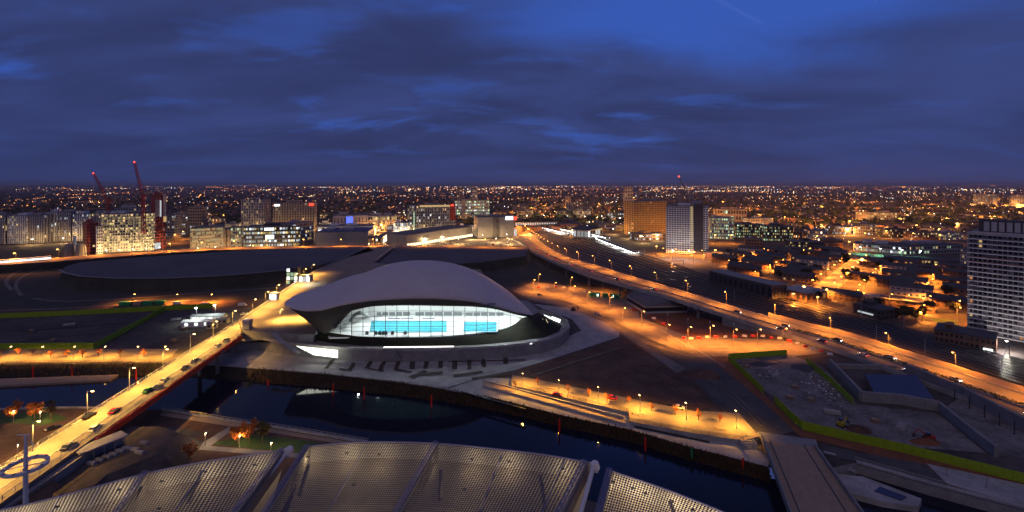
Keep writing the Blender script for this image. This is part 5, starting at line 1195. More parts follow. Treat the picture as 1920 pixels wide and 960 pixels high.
# ------------------------------------------------------------------ towers
T, o, ex, ey, wd, h = block('tower_block', 'broad brown office tower glowing amber in the middle distance', 1188, 442, 1250, 440, 378, 30, 16, 22, mat('amber light tinted cladding', (0.50,0.27,0.09), (0.58,0.33,0.12), .1, .6), .04, ('orange',), None, pier=.45, sp=.45)  # amber lighting of the tower is put into its brown cladding colour
for k, s in enumerate((.1, .5, .9)):  # floodlights added to wash the facade amber
    q = o+ex*wd*s-ey*34; t = thing('flood_lamp', 'added low amber floodlight washing the brown tower, %s from the left' % ORD[k], 'floodlight', q, 'added floodlights at the brown tower'); mb = MB(); mb.box((0,0,2), (1.6,.6,1.2)); mb.build('housing', M['darksteel'], t); mb = MB(); mb.tube((0,0,0), (0,0,1.5), .2, n=6); mb.build('post', M['darksteel'], t)
    ld = bpy.data.lights.new('added amber flood', 'SPOT'); ld.energy = 11000; ld.color = (1,.5,.14); ld.spot_size = R(110); ld.spot_blend = .6; ld.shadow_soft_size = .6; lo = bpy.data.objects.new('lamp_light', ld); col.objects.link(lo); lo.parent = t; lo.location = (0,.5,3); lo.rotation_euler = (R(125),0,0)
T, o, ex, ey, wd, h = block('tower_block', 'white gridded residential tower with a dark stair strip and lit landings', 1249, 474, 1328, 478, 386, 24, 22, 16, 'white', .03, ('warm',), None, pier=.25, sp=.42)
mb = MB(); mb.fbox(o, ex, ey, wd*.66, wd*.88, -.9, .1, 0, h*1.05); mb.build('stair_core', M['slate'], T, o)
for k in range(22): mb = MB(); mb.fbox(o, ex, ey, wd*.585, wd*.645, -.45, -.1, (k+.25)*h/22, (k+.75)*h/22); mb.build('landing_window', E['yellow'] if random.random() < .9 else M['win_d'], T, o)
for k in range(5): mb = MB(); mb.fbox(o, ex, ey, wd*(.67+.042*k), wd*(.67+.042*k)+.25, -1.1, -.9, 1, h); mb.build('rib', M['darksteel'], T, o)
mb = MB(); mb.fbox(o, ex, ey, wd*.62, wd*.85, 3, 14, h+.5, h+6); mb.build('plant_room', M['grey'], T, o)
for k, (x, y) in enumerate(((1262,486),(1292,488))): place_lamp(LFL, P(x, y), R(90), 'added pale lamp on the lawn before the white gridded tower, %s from the left' % ORD[k], 'added pale lamps before the white tower', scale=1.6)  # added lamps that lift the white tower's facade
for k, s in enumerate((-.05, .25, .55, .85, 1.1)): place_lamp(LS, o+ex*wd*s-ey*15, R(90), 'orange lamp at the foot of the white gridded tower, %s from the left' % ORD[k], 'lamps at the white tower')
# the near tower at the right edge, floor by floor
Lp, Rp = P(1815, 622), P(1950, 648); o = Lp; ex = (Rp-Lp).normalized(); ey = Vector((-ex.y, ex.x, 0)); wd = (Rp-Lp).length; h = CAMH-(434-HOR)*Lp.y/FPX
T = thing('tower_block', 'big near residential tower with white balcony bands at the right edge', 'building', o); nf = 21; fh = (h-1.5)/nf
mb = MB(); mb.fbox(o, ex, ey, .4, wd-.4, 1.5, 19, -.2, h-1); mb.build('glazing', M['win_d'], T, o)
mb = MB(); mb.fbox(o, ex, ey, -.3, 0.5, .2, 19.5, -.1, h); mb.build('end_wall', M['render'], T, o); mb = MB(); mb.fbox(o, ex, ey, wd-.5, wd+.3, .2, 19.5, -.1, h); mb.build('end_wall', M['render'], T, o)
for k in range(nf+1):
    mb = MB(); mb.fbox(o, ex, ey, -.3, wd+.3, -.25, 1.52, k*fh+.0, k*fh+.55); mb.build('floor_slab', M['white'], T, o)
    if k == nf: continue
    mb = MB(); mb.fbox(o, ex, ey, .0, wd, -.2, -.1, k*fh+.56, k*fh+fh*.45); mb.build('balcony', M['felt'] if k not in (15, 16) else M['brick'], T, o)
    n = 14
    for c in range(n):
        x0 = c*wd/n
        wn = MB(); wn.fbox(o, ex, ey, x0+.35, x0+wd/n-.35, 1.30, 1.49, k*fh+.9, k*fh+fh-.25)
        r_ = random.random(); wn.build('window', E['warm'] if r_ < .012 else (E['orange'] if r_ < .022 else random.choice((M['win_d'], M['win_d'], M['carglass'], M['grey']))), T, o)
for c in range(15): mb = MB(); mb.fbox(o, ex, ey, c*wd/14-.15, c*wd/14+.15, .1, 1.50, .3, h-1.5); mb.build('fin', M['grey'], T, o)
mb = MB(); mb.fbox(o, ex, ey, -.5, wd+.5, -.4, 19.8, h-1.2, h); rf_ = mb.build('roof', M['render'], T, o)
mb = MB(); mb.fbox(o, ex, ey, wd*.12, wd*.95, 6, 16, h+.01, h+6.5); mb.build('roof_house', M['slate'], rf_, o)
for k in range(6): mb = MB(); mb.fbox(o, ex, ey, wd*(.2+k*.11), wd*(.2+k*.11)+2, 5.6, 6.0, h+.5, h+5.5); mb.build('roof_panel', M['render'], rf_, o)
mb = MB(); mb.fbox(o, ex, ey, wd*.35, wd*.36, -.5, -.35, h*.78, h*.93)
for k in range(16):  # string of coloured festive lamps
    pass
for k, (x, y) in enumerate(((1838,650),(1890,664))): place_lamp(LFL, P(x, y), R(90), 'added pale flood lamp on the grass before the near tower, %s from the left' % ORD[k], 'added pale flood lamps before the near tower')  # added lamps that brighten the floor slabs facing the camera
place_lamp(LC, P(1858, 624), R(-90), 'star bright white floodlight at the foot of the near tower', 'floodlights at the near tower', scale=1.2)
place_lamp(LC, P(1898, 632), R(-90), 'white floodlight at the foot of the near tower by the picture edge', 'floodlights at the near tower')
T, o, ex, ey, wd, h = block('depot_building', 'brown brick depot with a lit doorway beside the railway below the near tower', 1752, 640, 1868, 662, 618, 16, 2, 12, 'brick', .06, ('warm',), None, roofm='slate')
sign(T, o, ex, ey, wd*.80, wd*.95, h*.08, h*.25, 'hut', 'lit_doorway')
# mid distance offices
for a, yb, b, yt, fl, c, wm, lt, lm, lb in ((1331,448,1376,408,7,12,'render',.8,('yellow','greenw'),'lit office with a domed roof right of the white tower'),(1378,446,1430,420,5,14,'slate',.6,('yellow','greenw'),'long lit office with yellow window bands'),(1432,452,1487,424,5,16,'slate',.65,('yellow','greenw'),'dark office with green yellow bands in the estate'),
        (1488,452,1512,434,3,6,'brick',.4,('orange','shop'),'small brick building with orange lights'),(1514,452,1552,432,3,8,'render',.5,('shop','orange'),'white lit corner building at the edge of the estate'),(1484,468,1545,453,3,14,'slate',.45,('yellow',),'low lit terrace office in the estate'),(1545,468,1580,450,3,8,'brick',.05,('orange',),'brick block beside the low lit office'),
        (1340,424,1400,392,3,12,'renderd',.25,('greenw','yellow'),'pale long low building behind the domed office'),(1398,470,1430,448,4,6,'brick',.03,('orange',),'brown brick church hall in the estate'),(1600,440,1645,420,4,10,'grey',.25,('cool','warm'),'grey lit block behind the green lit college'),
        (1612,421,1682,398,5,18,'renderd',.85,('yellow','yellow'),'block with every bay glowing yellow in the dark suburb'),(1800,505,1812,472,6,3,'render',.15,('warm',),'narrow pale block just left of the near tower'),(1825,388,1862,364,10,8,'render',.30,('yellow',),'pale tower with two lit stair strips near the horizon'),(1893,390,1930,366,9,8,'render',.30,('yellow',),'second pale tower near the horizon at the right edge')):
    block('office_block' if lt > .3 else 'town_block', lb, a, yb, b, yb+1.5, yt, 18, fl, c, wm, lt, lm, 'blocks in the right hand town')
# college glowing green
T, o, ex, ey, wd, h = block('college', 'low wide college with green white floodlit front', 1600, 470, 1700, 478, 456, 30, 2, 20, 'render', .85, ('greenw','cool'), None, roofm='felt', pier=.2)
T, o, ex, ey, wd, h = block('college', 'long green roofed college wing left of the near tower', 1700, 478, 1806, 474, 462, 30, 2, 20, 'grey', .35, ('warm','greenw'), None, roofm='slate', pier=.3)
LG_ = lamp_proto('green_flood_lamp', 8.0, .6, (.25, 1.0, .55), 22000, E['whiteL'], M['steel'], size=.7)
for k, (x, y) in enumerate(((1612,476),(1650,479),(1690,482),(1725,484))): place_lamp(LG_, P(x, y), R(-90), 'green white floodlight before the college, %s from the left' % ORD[k], 'green floodlights at the college')
block('terrace_block', 'long low block with a row of lit doors below the college', 1660, 490, 1800, 500, 482, 12, 1, 24, 'brick', .5, ('warm','yellow'), None, roofm='slate', plant=False)
# pavilion by the viaduct
pv = P(1234, 580); T = thing('pavilion', 'dark polygonal pavilion with sloping faceted roof beside the viaduct', 'pavilion', pv)
out = [P(x, y, 4.0) for x, y in ((1176,556),(1210,576),(1288,574),(1292,566),(1262,556),(1220,545),(1184,548))]; inn = [P(x, y, 8.5) for x, y in ((1190,545),(1213,559),(1268,560),(1262,553),(1240,545),(1214,540),(1196,540))]
mb = MB(); mb.prism([(p.x,p.y) for p in out], 0, 4.0); mb.build('wall', M['dark'], T, pv)
mb = MB(); mb.grid([out, [p+Vector((0,0,.6)) for p in out], inn], close=True); mb.poly(inn); mb.build('roof', M['felt'], T, pv)
mb = MB(); mb.ribbon([Vector((p.x,p.y,0)) for p in out], .35, 0, 1.2, closed=True); mb.build('plinth', M['render'], T, pv)
mb = MB(); mb.ribbon([Vector((p.x,p.y,0)) for p in out], .45, 3.6, 4.5, closed=True); mb.build('fascia', M['renderd'], T, pv)
# sheds beside the tracks
T, o, ex, ey, wd, h = block('rail_shed', 'long dark rail shed with a pale roof edge beside the tracks', 1330, 530, 1448, 562, 508, 14, 1, 12, 'slate', .0, ('warm',), None, roofm='concrete_d', plant=False)
T, o, ex, ey, wd, h = block('warehouse', 'small warehouse with a pale grey roof at the end of the orange street', 1462, 556, 1512, 568, 540, 22, 1, 5, 'brick', .15, ('orange',), None, roofm='concrete', plant=False)
T, o, ex, ey, wd, h = block('signal_box', 'dark trackside building with a white lit sign', 1600, 588, 1652, 602, 570, 14, 2, 6, 'slate', .0, ('cool',), None, roofm='slate'); sign(T, o, ex, ey, wd*.2, wd*.75, h*.35, h*.5, 'cool')
block('station_building', 'low trackside building with a lit doorway and tan roof', 1618, 566, 1668, 572, 556, 12, 1, 8, 'renderd', .4, ('shop',), None, roofm='renderd', plant=False)
# small lit buildings that fill the town centre
fill = [(600,432,622,431,418,'white','cool','white lit shop beside the mall terrace'),(640,428,668,427,412,'render','warm','pale low shop behind the blue lit corner'),(668,432,690,432,420,'render','cool','low white shop under the mall hall'),(700,428,730,427,410,'white','yellow','cream lit arcade on the mall roof'),(725,440,740,440,424,'white','cool','bright narrow glass shop by the shopping street'),
  (860,420,884,420,404,'renderd','warm','tan block in front of the green white office'),(862,438,892,437,424,'white','cool','white low hall left of the cinema box'),(925,412,950,412,398,'brick','orange','dark brick block behind the cinema'),(975,412,1000,411,396,'renderd','orange','orange lit block over the station'),(1008,410,1034,409,394,'brick','orange','brick block above the footbridge'),
  (1048,412,1072,411,396,'slate','warm','dark block beside the orange street'),(1082,412,1108,411,396,'render','warm','pale terrace behind the bus station'),(1112,410,1140,409,396,'brick','orange','brick terrace behind the bus station'),(1146,414,1180,413,400,'slate','cool','long slate roofed hall behind the bus station'),(1408,432,1450,430,410,'render','greenw','pale lit hall behind the long office'),
  (1452,436,1490,434,420,'brick','warm','brick hall behind the green banded office'),(1560,440,1596,440,424,'slate','cool','slate hall left of the college'),(1660,446,1700,445,430,'slate','warm','slate hall behind the college'),(1712,450,1760,450,436,'brick','warm','brick hall behind the green roofed wing'),(1765,450,1806,450,436,'render','yellow','pale hall behind the green roofed wing'),
  (420,442,448,441,420,'render','warm','pale block left of the ribbed hotel'),(392,428,414,428,410,'renderd','warm','tan block on the dark hillside'),(600,414,640,413,402,'slate','warm','slate roofed hall under the far lights'),(660,412,712,411,400,'slate','warm','long slate roofed hall behind the mall')]
for x0, y0_, x1, y1_, yt, wm, lm, lb in fill: block('town_building', lb, x0, y0_, x1, y1_, yt, 16, 3, max(4, (x1-x0)//3), wm, .45, (lm,), 'small lit buildings of the town centre')
for k, (x, y) in enumerate(((612,436),(650,434),(680,436),(712,432),(870,440),(878,424),(940,416),(988,414),(1020,413),(1060,414),(1096,415),(1128,414),(1162,418))): place_lamp(LT, P(x, y), R(-90), 'bright lamp before a small town centre building, %s from the left' % ORD[k], 'lamps of the town centre', scale=1.2)
# ------------------------------------------------------------------ tracks, catenary
RB = [P(x, y) for x, y in ((1120,447),(1200,474),(1290,502),(1400,538),(1500,560),(1600,590),(1700,615),(1800,645),(1960,686),(2080,722))]
RA = [P(x, y) for x, y in ((1040,455),(1100,480),(1190,516),(1300,548),(1420,580),(1530,610),(1640,640),(1760,676),(1960,738),(2080,776))]
ra, rb = dense(RA, 5), dense(RB, 5)
for k in range(9):
    s = (k+.5)/9; ln = [lerp(a, b, s) for a, b in zip(ra, rb)]; T = thing('railway_track', 'railway track, %s counted from the viaduct side' % ORD[k], 'railway track', ln[0], 'railway tracks beside the viaduct')
    mb = MB(); mb.ribbon(ln, 1.3, .50+.005*k, .58+.005*k); mb.build('sleeper_bed', M['ground'], T, ln[0])
    for g_ in (-.72, .72):
        mb = MB(); off = []
        for i, p in enumerate(ln):
            d_ = (ln[min(i+1,len(ln)-1)]-ln[max(i-1,0)]).normalized(); off.append(p+Vector((-d_.y,d_.x,0))*g_)
        mb.ribbon(off, .09, .6, .82); mb.build('rail', M['rail'], T, ln[0])
for k, (a, b) in enumerate(zip(ra[6::4], rb[6::4])):
    if k > 8: break
    T = thing('catenary_gantry', 'thin steel gantry over the tracks, %s from the station' % ORD[k], 'gantry', a, 'gantries over the tracks'); a = lerp(a, b, .05); b = lerp(a, b, .9)
    for s, p in ((0, a), (1, b)): mb = MB(); mb.tube(Vector((p.x,p.y,0)), Vector((p.x,p.y,8)), .22, n=5); mb.build('post', M['concrete_d'], T, T.location)
    mb = MB(); mb.tube(Vector((a.x,a.y,7.6)), Vector((b.x,b.y,7.6)), .16, n=4); mb.build('beam', M['darksteel'], T, T.location)
# ------------------------------------------------------------------ tower cranes
M['cranered'] = mat('crane red', (0.42, 0.035, 0.03), rough=.5); M['cranegrey'] = mat('crane grey', (0.28, 0.27, 0.27), rough=.5)
def lattice(mb, a, b, w_, n):
    d_ = (b-a).normalized(); s = d_.cross(Vector((0,1,0)));  s = s.normalized() if s.length > .1 else Vector((1,0,0)); u = d_.cross(s).normalized()
    cs = [(s+u)*w_, (s-u)*w_, (-s-u)*w_, (-s+u)*w_]
    for c in cs: mb.tube(a+c, b+c*.6, w_*.22, n=4)
    for i in range(n):
        p, q = lerp(a, b, i/n), lerp(a, b, (i+1)/n)
        for k in range(4): mb.tube(p+cs[k], q+cs[(k+1) % 4], w_*.14, n=3, cap=False)
def crane(d, base, cabp, tip, back, label, m, w_=1.6):
    a, c, t_, k_ = D(*base, d), D(*cabp, d), D(*tip, d), D(*back, d); T = thing('tower_crane', label, 'crane', (a.x, a.y, a.z))
    mb = MB(); lattice(mb, a, c, w_, 14); mb.build('mast', m, T, T.location); mb = MB(); lattice(mb, c, t_, w_*.75, 18); mb.build('jib', m, T, T.location)
    mb = MB(); lattice(mb, c, k_, w_*.8, 3); mb.build('counter_jib', m, T, T.location); mb = MB(); mb.box(k_, (3.4,3,3)); mb.build('counterweight', M['concrete_d'], T, T.location)
    mb = MB(); mb.box(c+Vector((1.5,-1.5,-.5)), (2.6,2.4,2.8)); mb.build('cab', m, T, T.location); mb = MB(); mb.octa(t_, 1.3); mb.build('beacon', E['far_r'], T, T.location)
    mb = MB(); mb.tube(k_, lerp(c, t_, .75), .18, n=3); mb.build('tie_cable', m, T, T.location)
crane(560, (207,470), (203,378), (175,325), (214,372), 'red luffing crane leaning left over the village blocks', M['cranered'])
crane(540, (270,440), (268,372), (252,304), (275,362), 'taller red luffing crane with a raised jib beside the red tower', M['cranered'])
crane(560, (1300,400), (1297,382), (1273,331), (1306,378), 'thin grey crane with a red beacon above the white gridded tower', M['cranegrey'], .9)

# ------------------------------------------------------------------ estate of low terraces right of the railway
def inside(p, poly):
    x, y = p; r = False
    for (x1, y1), (x2, y2) in zip(poly, poly[1:]+poly[:1]):
        if (y1 > y) != (y2 > y) and x < (x2-x1)*(y-y1)/(y2-y1)+x1: r = not r
    return r
def pix(v): return (CXP+v[0]*FPX/v[1], HOR+(CAMH-v[2])*FPX/v[1])
EST = [(1330,486),(1400,474),(1540,470),(1600,484),(1660,494),(1805,506),(1805,612),(1700,604),(1660,590),(1610,560),(1530,566),(1470,530),(1400,520)]
keep = [(1455,536,1525,575), (1595,550,1680,606), (1745,600,1810,660)]
e1 = Vector((.70,.714,0)); e2 = Vector((.714,-.70,0)); cnt = 0; rows_ = {}
M['brickd'] = mat('dark brick', (0.11,0.07,0.055), (0.15,0.095,0.075), .5, .9)
cands = []
for i in range(-20, 60):
    for j in range(-40, 40):
        c = Vector((195, 302, 0))+e1*(i*22.0+12+random.uniform(-2,2))+e2*(j*36.0+(12 if i % 2 else 0)+random.uniform(-4,4))
        if c.y < 100: continue
        x, y = pix(c)
        if not inside((x, y), EST) or any(a < x < b and u < y < v for a, u, b, v in keep): continue
        if abs((c-Vector((195,302,0))).dot(e2)) < 11: continue
        cands.append((i, j, c))
imin = min(c[0] for c in cands)
for i, j, c in cands:
    rows_.setdefault(i, []).append((j, c))
WORDS = ['dark slate roofed terrace','pale walled terrace','brick terrace with lit windows','flat roofed terrace','low terrace with a chimney']
for ri, i in enumerate(sorted(rows_)):
    for k, (j, c) in enumerate(sorted(rows_[i], key=lambda q: q[0])):
        L, Wd, hh = random.uniform(19, 27), random.uniform(8, 10), random.uniform(4.5, 7.0); kind = (ri*3+k*2+j) % 5
        T = thing('terrace_house', '%s, estate row %s from the railway, %s from the warehouse' % (WORDS[kind], ORD[min(ri, 29)], ORD[min(k, 29)]), 'house', c, 'terraces of the estate')
        wm = M['render'] if kind == 1 else (M['brickd'] if kind != 2 else M['brick'])
        mb = MB(); mb.fbox(c, e2, e1, -L/2, L/2, -Wd/2, Wd/2, -.1, hh); mb.build('wall', wm, T, c)
        mb = MB()
        if kind == 3: mb.fbox(c, e2, e1, -L/2-.3, L/2+.3, -Wd/2-.3, Wd/2+.3, hh, hh+.5)
        else:
            rw = [[c+e2*s*(L/2+.3)+e1*q+UP*zq for q, zq in ((-Wd/2-.4, hh), (0, hh+2.6), (Wd/2+.4, hh))] for s in (-1, 1)]; mb.grid(rw); mb.poly(rw[0]); mb.poly(rw[1][::-1])
        rfo = mb.build('roof', M['slate'], T, c)
        if kind == 4: mb = MB(); mb.fbox(c, e2, e1, -1, 1, -.6, .6, hh, hh+4); mb.build('chimney', M['brick'], rfo, c)
        wl = MB(); fl = 2 if hh < 7 else 3
        for f in range(fl):
            for q in range(7):
                for sgn in (-1, 1):
                    mi = 0 if random.random() > (.28 if kind == 2 else .06) else random.choice((1, 2))
                    b_ = c+e2*(-L/2+(q+.3)*L/7)+e1*sgn*(Wd/2+.03)+UP*(f*hh/fl+.9); wl.poly([b_, b_+e2*1.4, b_+e2*1.4+UP*1.2, b_+UP*1.2], mi)
                if q < 2:
                    for sgn in (-1, 1):
                        b_ = c+e2*sgn*(L/2+.03)+e1*(-Wd/2+1.5+q*3.5)+UP*(f*hh/fl+.9); wl.poly([b_, b_+e1*1.4, b_+e1*1.4+UP*1.2, b_+UP*1.2], 0 if random.random() > .1 else 1)
        wl.build('window', [M['win_d'], E['warm'], E['orange']], T, c, kind='stuff')
a, b = P(1622, 478), P(1505, 578); mb = MB(); mb.ribbon([a, b], 7.5, .25, .30); structure('road', mb, M['road_pale'])
k = 0
for p, d_ in along([b, a], 30.0, 8.0):
    for s in (-1, 1):
        if k < 18: place_lamp(LS, p+Vector((-d_.y, d_.x, 0))*s*8, math.atan2(d_.y, d_.x)+R(90)*-s, 'orange lamp along the estate street by the warehouse, %s from the railway end' % ORD[k], 'orange lamps of the estate street'); k += 1
k = 0; sl = []
for i in range(-20, 60):
    for j in range(-40, 40):
        c = Vector((195, 302, 0))+e1*(i*22.0+1.5)+e2*(j*36.0+22)
        if c.y < 100: continue
        if inside(pix(c), EST) and abs((c-Vector((195,302,0))).dot(e2)) > 14 and random.random() < .9: sl.append((i, j, c))
byr = {}
for i, j, c in sl: byr.setdefault(i, []).append((j, c))
for ri, i in enumerate(sorted(byr)):
    for k, (j, c) in enumerate(sorted(byr[i], key=lambda q: q[0])):
        place_lamp(LS, c, random.uniform(0, 6), 'orange lamp among terraces, lane %s from the railway, %s from the warehouse' % (ORD[min(ri,29)], ORD[min(k,29)]), 'orange lamps among the terraces', scale=.8)
kk = 0
for q in range(400):
    c = Vector((random.uniform(80, 620), random.uniform(200, 620), 0)); px_ = pix(c)
    if inside(px_, EST) and kk < 40 and min((c-cc).length for _, _, cc in cands) > 9:
        place_tree(TD, c, random.uniform(.6, 1.1), 'dark rounded tree standing among the estate terraces', 'dark trees in the estate'); kk += 1
for k, (x, y) in enumerate(((1690,600),(1702,598),(1716,601),(1730,596))): place_tree(TD, P(x, y), random.uniform(.7,.95), 'dark rounded tree on the green left of the near tower, %s from the trackside building' % ORD[k], 'trees on the green by the near tower')
lay('lawn', [(1742,596),(1790,600),(1800,612),(1760,608)], M['lawn'])
for k, (x, y) in enumerate(((1668,576),(1700,578),(1740,580),(1794,590),(1795,604))): place_lamp(LV, P(x, y), R(-90), 'orange lamp on the road by the green near the tower, %s from the trackside building' % ORD[k], 'orange lamps by the green')
# road and yard lamps on the right hand park side
for k, (x, y) in enumerate(((1000,546),(1040,552),(1075,560),(1102,572),(1143,583),(1168,605),(1203,612),(1250,640),(1290,645),(1332,642),(1375,650),(1420,650),(1468,648),(1010,535),(1070,541),(1130,548))):
    place_lamp(LV, P(x, y), R(-60), 'road lamp on the bare tarmac right of the hall, %s in order from the hall' % ORD[k], 'road lamps on the bare tarmac')
for k, (x, y) in enumerate(((1252,612),(1290,622),(1331,628),(1376,632),(1420,632))):
    p = P(x, y); t = thing('lamp_post', 'unlit slim pale post in front of the clay field, %s from the pavilion' % ORD[k], 'lamp post', p, 'unlit posts by the clay field'); mb = MB(); mb.tube((0,0,0), (0,0,6.5), .12, .08, n=6); mb.build('pole', M['steel'], t); mb = MB(); mb.tube((0,0,6.5), (0,0,7.3), .2, .2, n=6); mb.build('lamp_head', M['white'], t)
for k, (x, y, rz) in enumerate(((1120,590,0),(1185,560,20),(1148,572,30),(1190,582,-20),(1102,548,10),(1240,585,15),(1012,554,0))):
    place_car(CAR, P(x, y, .2), R(rz), ['white','red','silver','red','white','silver','grey'][k], '%s car on the bare tarmac near the pavilion, %s from the swimming hall' % (['white','red','silver','red','white','silver','grey'][k], ORD[k]), 'cars on the bare tarmac')
for k, (x, y) in enumerate(((1110,556),(1120,556),(1135,557),(1150,558),(1156,560))):
    p = P(x, y); t = thing('site_container', 'green site container behind the tarmac, %s from the hall' % ORD[k], 'container', p, 'green site containers'); mb = MB(); mb.box((0,0,1.4), (3.6,2.4,2.6)); mb.build('body', M['green'], t); mb = MB(); mb.box((0,-1.22,1.3), (1.2,.06,1.6)); mb.build('door', E['hut'] if k in (1, 3) else M['darksteel'], t)
for a, b in (((1290,646),(1360,690)), ((1322,652),(1364,651)), ((1240,620),(1300,656)), ((1458,647),(1486,646))):
    mb = MB(); mb.ribbon([P(*a), P(*b)], .28, .32, .345); structure('road_marking', mb, M['concrete'])
import mathutils.noise as mnoise
def town(p): return mnoise.noise(Vector((p.x/500+7, p.y/700, 0)))+.6*mnoise.noise(Vector((p.x/160, p.y/260, 3)))
# sodium lit streets of the middle distance
for k, (x, y) in enumerate(((60,440),(150,445),(330,455),(345,448),(420,412),(470,416),(500,412),(610,428),(660,424),(960,404),(985,398),(1005,392),(1025,388),(1040,405),(1045,412),(1060,396),(1090,398),(1130,404),(1160,398),(1175,408),(1340,456),(1370,456),(1400,430),(1440,418),(1470,416),(1500,444),(1530,458),(1560,462),(1590,470),(1620,452),(1660,446),(1710,452),(1760,455),(1700,412),(1720,400),(1740,408),(1260,490),(1300,492),(1340,488),(1230,480))):
    place_lamp(LS, P(x, y), R(-90), 'orange lamp in a street of the middle distance, %s from the left' % (ORD[k] if k < 30 else ORD[k-30]+' after the thirtieth'), 'orange lamps of middle distance streets', scale=1.6)
# red and white barriers along the unfinished road
bl_ = [(1282,634),(1296,635),(1310,634),(1326,634),(1342,633),(1360,633),(1378,632),(1396,632),(1412,631),(1430,632),(1446,634),(1462,636),(1480,640),(1495,644),(1510,650),(1524,655),(1540,660),(1556,665),(1010,540),(1026,539),(1042,539),(1058,540),(1244,608),(1226,598)]
b0 = None
for k, (x, y) in enumerate(bl_):
    t = thing('road_barrier', '%s plastic road barrier beside the unfinished road, %s in the line' % (('red','white')[k % 2], ORD[k]), 'barrier', P(x, y+random.uniform(-1, 1), .2), 'plastic road barriers', random.uniform(-.5, .5))
    m_ = M['pile'] if k % 2 == 0 else M['white']; mb = MB(); rows = [[Vector((xx, -.3, 0)), Vector((xx, -.12, .55)), Vector((xx, -.1, 1.0)), Vector((xx, .1, 1.0)), Vector((xx, .12, .55)), Vector((xx, .3, 0))] for xx in (-1.1, 1.1)]; mb.grid(rows); mb.poly(rows[0]); mb.poly(rows[1][::-1]); mb.build('body', m_, t); mb = MB(); mb.box((0,0,1.05), (1.6,.12,.1)); mb.build('cap', M['white'], t)
# stacks of pipes, pallets and spoil on the compounds
for k, (x, y, rz, w_) in enumerate(((330,600,20,'pipe'),(345,618,-10,'pallet'),(325,640,0,'pallet'),(60,622,10,'pallet'),(130,610,30,'pipe'),(100,640,0,'pallet'),(1400,690,20,'pallet'),(1455,705,50,'pipe'),(1490,728,10,'pallet'),(1520,752,30,'pallet'),(1560,775,-20,'pipe'),(1640,792,15,'pallet'),(1690,802,40,'pipe'),(1480,748,10,'pallet'))):
    lb = '%s on the %s site compound, %s from the left' % ('stack of pale pipes' if w_ == 'pipe' else 'stack of timber pallets', 'left' if x < 900 else 'right', ORD[k if x < 900 else k-6])
    t = thing(w_+'_stack', lb, 'stack', P(x, y), 'stacked materials on the sites', R(rz))
    if w_ == 'pipe':
        for i, (yy, zz_) in enumerate(((-.8,.3),(-.2,.3),(.4,.3),(1.0,.3),(-.5,.82),(.1,.82),(.7,.82))): mb = MB(); mb.tube((-2.5, yy, zz_), (2.5, yy, zz_), .29, n=8); mb.build('pipe', M['concrete'], t)
    else:
        for i in range(4): mb = MB(); mb.box((0,0,.12+i*.34), (2.4,1.8,.12)); mb.box((-.9,0,.26+i*.34), (.2,1.8,.16)); mb.box((.9,0,.26+i*.34), (.2,1.8,.16)); mb.build('pallet', M['timber'], t)
# wheel tracks worn into the bare ground
for k, pts in enumerate([[(1000,705),(1080,680),(1180,650),(1240,648)],[(1250,700),(1300,720),(1360,770),(1420,812)],[(1235,660),(1300,690),(1372,742),(1432,800)],[(0,622),(120,616),(240,606),(330,598)],[(40,640),(150,628),(260,612)],[(1040,560),(1120,590),(1220,640),(1300,668)],[(380,590),(340,612),(300,640)],[(60,910),(150,880),(260,850),(330,815)]]):
    mb = MB(); q = dense([P(x, y) for x, y in pts], 5)
    for off in (-.9, .9): mb.ribbon([p+Vector((off, off*.4, 0)) for p in q], .28, .36+k*.004, .375+k*.004)
    structure('wheel_track', mb, M['asphalt'] if k % 2 else M['road_pale'])
# ------------------------------------------------------------------ distant city: mass of roofs, trees and lights out to the horizon
mb = MB()
for i in range(5200):
    x = random.uniform(-120, 2040); y = 352+ (random.random()**1.25)*84; p = P(x, y)
    if p.y < 760 and not (1250 < x): continue
    if inside((x, y), EST): continue
    s = random.uniform(5, 16); mb.box((p.x, p.y, 3.5), (s*random.uniform(1, 3), s, random.uniform(6, 13)), random.uniform(0, 1.5), random.randrange(4))
mb.build('distant_houses', [M['brickd'], M['slate'], M['felt'], M['brick']], kind='stuff')
mb = MB()
for i in range(4200):
    x = random.uniform(-120, 2040); y = 350+(random.random()**1.3)*80; p = P(x, y)
    if p.y < 760 and not (1340 < x): continue
    if inside((x, y), EST): continue
    r = random.uniform(4, 9); mb.ico((p.x, p.y, r*.9), r, random.randrange(2), .35)
mb.build('distant_trees', LD[:2], kind='stuff')
LDI = lamp_proto('distant_lamp', 10.0, 1.5, (1.0, 0.36, 0.06), 150000, E['sodium'], M['darksteel'], r=.2, size=1.0, kind='POINT')
n_l = 0
while n_l < 120:
    x = random.uniform(0, 1920) if random.random() < .35 else random.uniform(930, 1920); y = 366+(random.random()**.8)*76; p = P(x, y)
    if p.y < 700 or town(p) < -.25: continue
    place_lamp(LDI, p, random.uniform(0, 6), 'orange street lamp in the distant city beyond the town', 'orange lamps of the distant city'); n_l += 1
# far towers told apart on the skyline
for k, (x0, x1, yb, yt) in enumerate(((857,867,380,352),(882,895,378,354),(1061,1070,395,368),(1172,1186,400,350),(720,735,362,350),(738,742,362,350),(962,990,405,386),(1062,1074,400,382),(1075,1110,402,386))):
    block('tower_block', 'small distant tower on the skyline, %s from the left' % ORD[k], x0, yb, x1, yb, yt, 18, 8, max(2, (x1-x0)//4), 'render' if k % 2 else 'renderd', .15, ('warm',), 'distant towers', plant=False)
